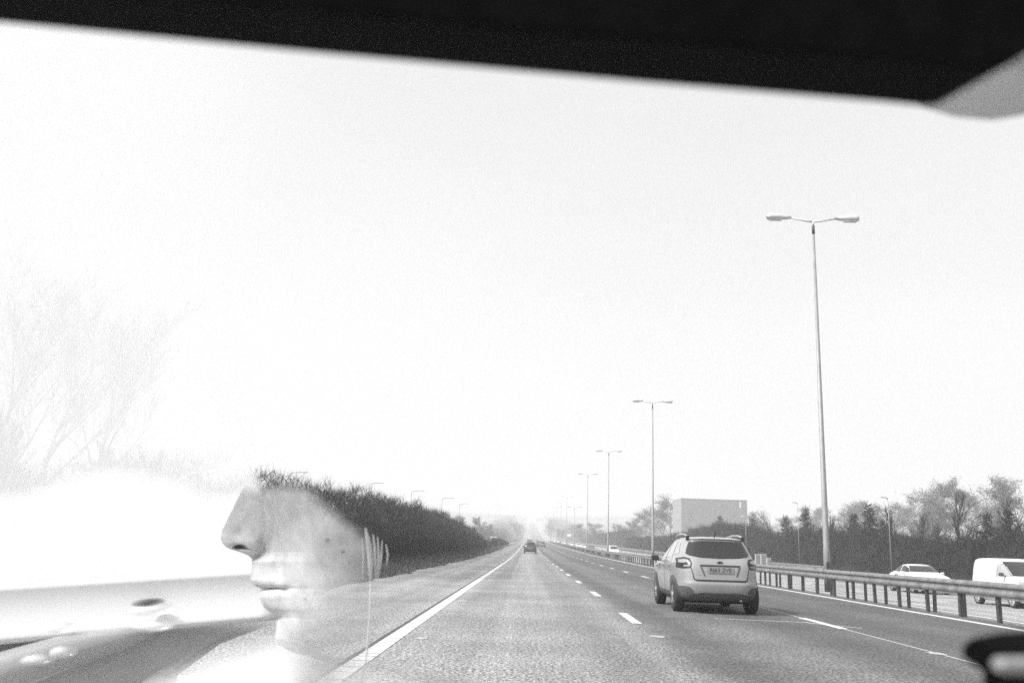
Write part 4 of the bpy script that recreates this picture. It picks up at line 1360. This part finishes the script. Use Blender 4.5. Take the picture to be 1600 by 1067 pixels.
M_GLARE = see_through('misted_glass', 0.9, 0.92, 0.5, translucent=0.5, fade=glare_fade)  # milky white stands for the overexposed window light
slab_px('window', [(-420, 20), (560, 20), (500, 400), (410, 760), (410, 925), (-420, 965)], DY + 0.004, 0.005, M_GLARE, door, dorg, 0.0, 0.00034)
M_SILL = see_through('pale_sill', 0.66, 0.95, 0.7)
prof = [(-0.0555, 0.0), (-0.054, -0.006), (-0.0528, -0.012), (-0.0522, -0.018), (-0.0521, -0.024), (-0.0525, -0.030), (-0.0532, -0.036), (-0.0543, -0.042), (-0.0556, -0.0475), (-0.056, -0.050), (-0.0555, -0.053), (-0.05, -0.056), (0.0, -0.056), (0.0, 0.0)]
V, Fc = [], []
N = 30
for i in range(N + 1):
    u = i / N
    px = -420 + (436 + 420) * u
    top = ray(px, 914.5 - (px) * 0.061, DY - 0.062) - dorg
    for dy, dz in prof:
        V.append((top.x, DY - dorg.y + dy, top.z + dz * (1 - 0.12 * max(0, px) / 400)))
    if i:
        n = len(prof)
        for k in range(n):
            Fc.append(((i - 1) * n + k, (i - 1) * n + (k + 1) % n, i * n + (k + 1) % n, i * n + k))
n = len(prof)
Fc += [tuple(range(n)), tuple(N * n + k for k in range(n))]
mesh_obj('sill', V, Fc, M_SILL, door, True)
M_PANEL = see_through('dark_door_panel', 0.4, 0.75, 0.5, noise=(6, 0.34, 0.46), fade=lambda t, sx: rng_node(t, mth(t, 'MULTIPLY_ADD', sx.outputs[0], 0.0, sx.outputs[2]), ray(200, 990, DY).z - dorg.z, ray(200, 962, DY).z - dorg.z, 1.0, 0.1))
slab_px('lower_panel', [(-420, 975), (300, 962), (420, 975), (330, 1010), (262, 1060), (230, 1300), (-420, 1300)], DY - 0.03, 0.03, M_PANEL, door, dorg, 0.004)
def ball_fade(t, sx):
    """opacity falling from the middle of a unit ball to its rim"""
    r2 = mth(t, 'ADD', mth(t, 'POWER', mth(t, 'ABSOLUTE', sx.outputs[0]), 2.0), mth(t, 'POWER', mth(t, 'ABSOLUTE', sx.outputs[2]), 2.0))
    return rng_node(t, r2, 0.0, 0.75, 1.0, 0.0)


M_GLINT = see_through('bright_fittings', 0.8, 0.5, 0.2, spec=0.8, fade=ball_fade)  # blurred highlights stand as pale balls, brightness put into the colour
M_SHADE = see_through('dark_fittings', 0.05, 0.75, 0.5, fade=ball_fade)  # dark arc above a highlight, shade put into the colour
for nm, x, y, rx, ry, m_ in [('latch', 238, 952, 34, 11, M_GLINT), ('latch_recess', 232, 941, 26, 7, M_SHADE), ('switch', 95, 980, 24, 9, M_GLINT), ('switch', 60, 1030, 26, 10, M_GLINT), ('switch', 100, 1018, 20, 11, M_GLINT), ('knob', 240, 978, 32, 10, M_GLINT)]:
    c = ray(x, y, DY - 0.07) - dorg
    bm = bmesh.new()
    bmesh.ops.create_uvsphere(bm, u_segments=20, v_segments=12, radius=1)
    k = (DY - 0.07) / FPX
    o = bm_obj(nm, bm, m_, door, True)
    o.location = c
    o.scale = (rx * k * 1.15, 0.012, ry * k * 1.2)
    o.rotation_euler = (0, -0.1, 0)
bm = bmesh.new()
tube(bm, [ray(x, y, DY - 0.05) - dorg for x, y in [(-300, 1110), (0, 1052), (100, 1018), (190, 996), (240, 985)]], [0.022, 0.02, 0.017, 0.012, 0.004], 14)
bm_obj('armrest', bm, see_through('pale_armrest', 0.5, 0.45, 0.5), door, True)  # blurred streak of light built as a tube, brightness in its colour

# unseen slab added above and outside the view to shade the upper face
bm = bmesh.new()
vs_ = box(bm, -0.505 - dorg.x, -0.47 - dorg.x, 0.28 - dorg.y, 0.62 - dorg.y, 1.57 - dorg.z, 1.98 - dorg.z)
for v in vs_:
    if v.co.z < 1.7 - dorg.z: v.co.z += (0.48 - (v.co.y + dorg.y)) * 0.95      # lower edge slopes to set the shade line
bmesh.ops.bevel(bm, geom=list(bm.edges), offset=0.01, segments=2, affect='EDGES')
bm_obj('top_rail', bm, M_VISOR, door)

# --- person
PY0 = 0.60
prof_px = [(470, 640), (480, 560), (505, 490), (540, 440), (590, 405), (650, 382), (690, 374), (718, 371), (735, 378), (748, 386), (755.7, 384), (773.7, 373.8), (798.5, 361.5), (816.5, 352.5), (827.7, 346.9), (839, 344.2),
           (848, 346.9), (854.7, 353.6), (859.2, 363.7), (863.2, 377.2), (868.2, 388.5), (872.7, 393), (884, 394), (895, 391.8), (906.4, 391.2), (913, 395.2), (917.2, 403), (918.8, 407.5), (920.6, 407.5), (924, 405.8), (933.4, 405.3), (942.4, 408.7), (950, 414),
           (958, 426.7), (965, 432.4), (977, 431.7), (996, 430), (1012.7, 432.7), (1027, 441.5), (1035, 456), (1040, 482), (1048, 500), (1070, 512), (1110, 520), (1200, 515), (1330, 490)]
pv_, pf_ = np.array([p[0] for p in prof_px]), np.array([p[1] for p in prof_px])
bk = np.array([(470, 650), (485, 730), (520, 800), (580, 850), (660, 870), (750, 855), (830, 815), (900, 785), (1000, 765), (1100, 770), (1330, 800)], float)
wd = np.array([(470, .004), (485, .030), (520, .052), (600, .070), (700, .074), (780, .073), (860, .069), (940, .062), (1000, .056), (1040, .052), (1100, .054), (1330, .062)])
xb0 = np.array([(470, 0), (740, 0), (752, 398), (790, 408), (830, 413), (862, 412), (870, 404), (877, 393.4), (880, 0), (1330, 0)], float)


sv_ = np.arange(470, 1331, 4.0)
sp_ = np.interp(sv_, [470, 560, 650, 746, 800, 880, 950, 1000, 1040, 1070, 1110, 1330], [640, 440, 382, 388, 392, 396, 406, 424, 455, 490, 512, 495])


def head_w(px, v):
    """half width of the head at this place of the profile"""
    k = PY0 / FPX
    xf = np.interp(v, pv_, pf_)
    xk = np.interp(v, bk[:, 0], bk[:, 1])
    Wv = np.interp(v, wd[:, 0], wd[:, 1])
    nose = 746 < v < 877
    x0 = max(np.interp(v, xb0[:, 0], xb0[:, 1]), xf) if nose else xf
    Lf = np.interp(v, [850, 960], [0.085, 0.070])
    xs_ = np.interp(v, sv_, sp_)
    sf = max(0.0, (px - x0) * k)
    if sf > 0: sf = max(sf * 0.3, sf + (x0 - xs_) * k * (1 - math.exp(-(px - x0) / 34)))
    face = Wv * (1 - (1 - min(sf / Lf, 1)) ** 2.3) ** 0.62
    sb = max(0.0, (xk - px) * k)
    face *= math.sqrt(max(0.0, 1 - (1 - min(sb / 0.08, 1)) ** 2))
    if nose:
        s = max(0.0, (px - xf) * k)
        lim = np.interp(v, [746, 770, 800, 825, 845, 860, 877], [.0075, .0085, .0105, .0125, .0145, .0135, .010])
        R = np.interp(v, [746, 800, 840, 860, 877], [.004, .004, .009, .007, .008])
        wn = lim * (1 - math.exp(-math.sqrt(2 * R * s) / lim))
        ala = 0.0052 * math.exp(-(((px - 396) / 15) ** 2 + ((v - 847) / 15) ** 2))
        tipdent = -0.002 * math.exp(-(((px - 374) / 9) ** 2 + ((v - 832) / 9) ** 2))
        nos = -0.0045 * math.exp(-(((px - 374) / 11) ** 2 + ((v - 854) / 3.6) ** 2))
        wn = max(0.0, wn + (ala + tipdent + nos) * min(1, s / .004))
        wn *= np.interp(v, [746, 758, 866, 877], [0, 1, 1, 0])
        face = (face ** 6 + wn ** 6) ** (1 / 6)
    # lips, mouth corner, cheek, orbit, jaw
    s = max(0.0, (px - xf) * k)
    g = lambda cx_, cy_, rx, ry: math.exp(-(((px - cx_) / rx) ** 2 + ((v - cy_) / ry) ** 2))
    face += (0.0022 * g(412, 909, 22, 8) + 0.0020 * g(418, 930, 22, 9) - 0.0045 * g(420, 918.8, 20, 1.8) - 0.004 * g(445, 921, 7, 5) + 0.006 * g(500, 830, 45, 38)
             - 0.004 * g(430, 735, 26, 16) + 0.003 * g(455, 985, 22, 26) - 0.003 * g(432, 890, 12, 26) - 0.0015 * g(418, 955, 24, 8)) * min(1, s / 0.006)
    return max(face, 0.0)


vs = np.unique(np.concatenate([np.linspace(470, 740, 26), np.linspace(740, 845, 50), np.linspace(845, 880, 48), np.linspace(880, 912, 22), np.linspace(912, 926, 22), np.linspace(926, 1060, 56), np.linspace(1060, 1330, 14)]))
us = np.linspace(0, 1, 110) ** 1.7
porg = ray(560, 1000, PY0)
person = empty('person', porg)
tag(person, 'translucent ghostly person in left profile wearing a pale coat, only lower face showing', 'person')
V, Fc = [], []
NC = len(us)
for sgn in (-1, 1):
    b0 = len(V)
    for i, v in enumerate(vs):
        xf = np.interp(v, pv_, pf_)
        xk = np.interp(v, bk[:, 0], bk[:, 1])
        for u in us:
            px = xf + (xk - xf) * u
            w = head_w(px, v) if 0 < u < 1 else 0.0
            p = ray(px, v, PY0 + sgn * w) - porg
            V.append(tuple(p))
    for i in range(len(vs) - 1):
        for j in range(NC - 1):
            a = b0 + i * NC + j
            q = (a, a + 1, a + NC + 1, a + NC)
            Fc.append(q if sgn > 0 else q[::-1])
kk = PY0 / FPX
fz = lambda v: ray(450, v, 0.55).z - porg.z


def skin_fade(t, sx):
    x, z = sx.outputs[0], sx.outputs[2]
    top = rng_node(t, z, fz(775), fz(748), 1.0, 0.0)
    fx = lambda u: ray(u, 850, 0.54).x - porg.x
    back = mth(t, 'MULTIPLY', rng_node(t, mth(t, 'MULTIPLY_ADD', z, 1.4, x), fx(538) + 1.4 * fz(830), fx(588) + 1.4 * fz(830), 1.0, 0.0), rng_node(t, x, fx(566), fx(608), 1.0, 0.0))
    low = rng_node(t, mth(t, 'MULTIPLY_ADD', x, 0.9, mth(t, 'MULTIPLY', z, -1.0)), .9 * (400 - 560) * kk - fz(1000), .9 * (545 - 560) * kk - fz(1000), 1.0, 0.35)
    near = rng_node(t, sx.outputs[1], -0.002, 0.008, 1.0, 0.0)
    return mth(t, 'MULTIPLY', mth(t, 'MULTIPLY', mth(t, 'MULTIPLY', top, back), low), near)


M_SKIN = see_through('translucent_skin', 0.5, 0.96, 0.55, noise=(90, 0.42, 0.60), fade=skin_fade, spec=0.35)
me = bpy.data.meshes.new('head')
bmh = bmesh.new()
bv = [bmh.verts.new(p) for p in V]
for f in Fc: bmh.faces.new([bv[i] for i in f])
bmesh.ops.remove_doubles(bmh, verts=bmh.verts, dist=1e-5)
bmesh.ops.recalc_face_normals(bmh, faces=bmh.faces)
bm_obj('body', bmh, M_SKIN, person, True)


def on_face(name, px, material, lift=0.0006):
    """a thin shape laid on the near side of the face"""
    vv, ff = [], []
    c = np.mean(np.array(px), 0)
    rings = []
    for s in (0.0, 0.5, 1.0):
        for (x, y) in px:
            X, Y = c[0] + (x - c[0]) * s, c[1] + (y - c[1]) * s
            vv.append(ray(X, Y, PY0 - head_w(X, Y) - lift) - porg)
    n = len(px)
    for r in range(2):
        for k in range(n):
            ff.append((r * n + k, r * n + (k + 1) % n, (r + 1) * n + (k + 1) % n, (r + 1) * n + k))
    return mesh_obj(name, vv, ff, material, person, True)


M_NOSTRIL = see_through('nostril_dark', 0.03, 0.8)  # shade inside the nostril painted as a dark patch
on_face('nostril', [(362, 856), (366, 852.5), (372, 850.5), (378, 851), (385, 854.5), (394, 858), (386, 857.8), (376, 857.5), (368, 857.5)], M_NOSTRIL)
M_LIPLINE = see_through('lip_line_dark', 0.08, 0.4)  # crease shadow between the lips painted as a dark sliver
on_face('lip_line', [(407, 919.5), (414, 918.2), (424, 918.6), (434, 918), (441, 917.6), (434, 920), (424, 920.4), (414, 920.2)], M_LIPLINE)

M_MOLE = see_through('skin_mark', 0.12, 0.3)
for mx_, my_, mr_ in [(536, 862, 3.4), (545, 879, 2.6), (511, 844, 4.2), (476, 935, 2.2)]:
    on_face('mole', [(mx_ + mr_ * math.cos(a), my_ + mr_ * .8 * math.sin(a)) for a in np.linspace(0, 2 * math.pi, 11)[:-1]], M_MOLE)

# coat collar and shoulder
rows = [(988, 398, 405, .004), (991, 360, 432, .02), (997, 338, 452, .035), (1008, 312, 475, .05), (1022, 285, 520, .065), (1040, 258, 640, .085), (1067, 224, 760, .10), (1110, 190, 840, .13), (1200, 150, 900, .16), (1400, 130, 930, .18), (1700, 130, 930, .17)]
V, Fc = [], []
N = 40
fine = []
for a, b in zip(rows, rows[1:]):
    for k in range(3): fine.append([a[i] + (b[i] - a[i]) * k / 3 for i in range(4)])
fine.append(rows[-1])
for i, (v, x0, x1, w) in enumerate(fine):
    for k in range(N):
        a = 2 * math.pi * k / N
        x = (x0 + x1) / 2 + (x1 - x0) / 2 * math.cos(a)
        V.append(tuple(ray(x, v + 3 * math.sin(x * .05), PY0 + .03 + w * math.sin(a)) - porg))
    if i:
        for k in range(N):
            Fc.append(((i - 1) * N + k, (i - 1) * N + (k + 1) % N, i * N + (k + 1) % N, i * N + k))
Fc += [tuple(range(N)), tuple((len(fine) - 1) * N + k for k in range(N))]


def coat_fade(t, sx):
    side = rng_node(t, sx.outputs[0], (430 - 560) * kk, (540 - 560) * kk, 1.0, 0.15)
    edge = rng_node(t, mth(t, 'MULTIPLY_ADD', sx.outputs[0], -0.42, sx.outputs[2]), fz(1062) + .42 * 335 * kk * 0 - .42 * (250 - 560) * kk - .042, fz(1062) - .42 * (250 - 560) * kk - .002, 1.0, 0.0)
    return mth(t, 'MULTIPLY', side, edge)


mesh_obj('coat', V, Fc, see_through('pale_coat', 0.8, 0.92, 0.8, noise=(25, 0.74, 0.84), fade=coat_fade), person, True)
# hair: almost clear mass over the back of the head, with a few strands by the ear, light put into their pale colour
M_HAIR = see_through('clear_dark_hair', 0.03, 0.12, 0.6, fade=lambda t, sx: rng_node(t, sx.outputs[2], fz(850), fz(800), 1.0, 0.0))
V, Fc = [], []
hv = np.linspace(476, 905, 40)
hu = np.linspace(0, 1, 30)
for sgn in (-1, 1):
    b0 = len(V)
    for v in hv:
        xk = np.interp(v, bk[:, 0], bk[:, 1])
        xf = np.interp(v, [470, 560, 650, 740, 775, 830, 905], [600, 470, 440, 455, 490, 577, 598])
        for u in hu:
            px = xf + (xk + 14 - xf) * u
            w = head_w(min(px, xk - 1), v) + 0.007 * math.sin(math.pi * min(u + .25, 1) ** 0.8)
            V.append(tuple(ray(px, v, PY0 + sgn * w) - porg))
    for i in range(len(hv) - 1):
        for j in range(len(hu) - 1):
            a = b0 + i * 30 + j
            Fc.append((a, a + 1, a + 31, a + 30))
hair = mesh_obj('hair', V, Fc, M_HAIR, person, True)
M_STRAND = see_through('lit_hair_strands', 0.6, 0.55, 0.4, spec=0.6)
for pts, r in [([(571, 824), (576, 850), (579, 880), (578, 906)], .0016), ([(583, 834), (586, 860), (587, 905)], .0009), ([(590, 838), (592, 870), (589, 903)], .0008), ([(597, 843), (596, 870), (592, 898)], .0007),
               ([(603, 850), (606, 866), (604, 884)], .0007), ([(566, 840), (568, 870), (566, 904)], .0005), ([(579, 905), (578, 960), (573, 1020), (566, 1067)], .0007)]:
    bm = bmesh.new()
    P_ = [ray(x, y, PY0 - .078) - porg for x, y in pts]
    tube(bm, P_, [r * .4] + [r] * (len(pts) - 2) + [r * .4], 8)
    bm_obj('strand', bm, M_STRAND, hair, True)

# ------------------------------------------------------------------ haze
bm = bmesh.new()
box(bm, -1950, 1950, -60, 3380, -4, 150)
hz = bm_obj('haze', bm, bpy.data.materials.new('haze_air'))
hz['kind'] = 'stuff'
hm = hz.data.materials[0]
hm.use_nodes = True
hm.node_tree.nodes.clear()
ho = hm.node_tree.nodes.new('ShaderNodeOutputMaterial')
pv = hm.node_tree.nodes.new('ShaderNodeVolumePrincipled')
pv.inputs['Color'].default_value = (0.95, 0.95, 0.95, 1)
pv.inputs['Density'].default_value = 0.0010
pv.inputs['Anisotropy'].default_value = 0.1
hm.node_tree.links.new(pv.outputs[0], ho.inputs['Volume'])
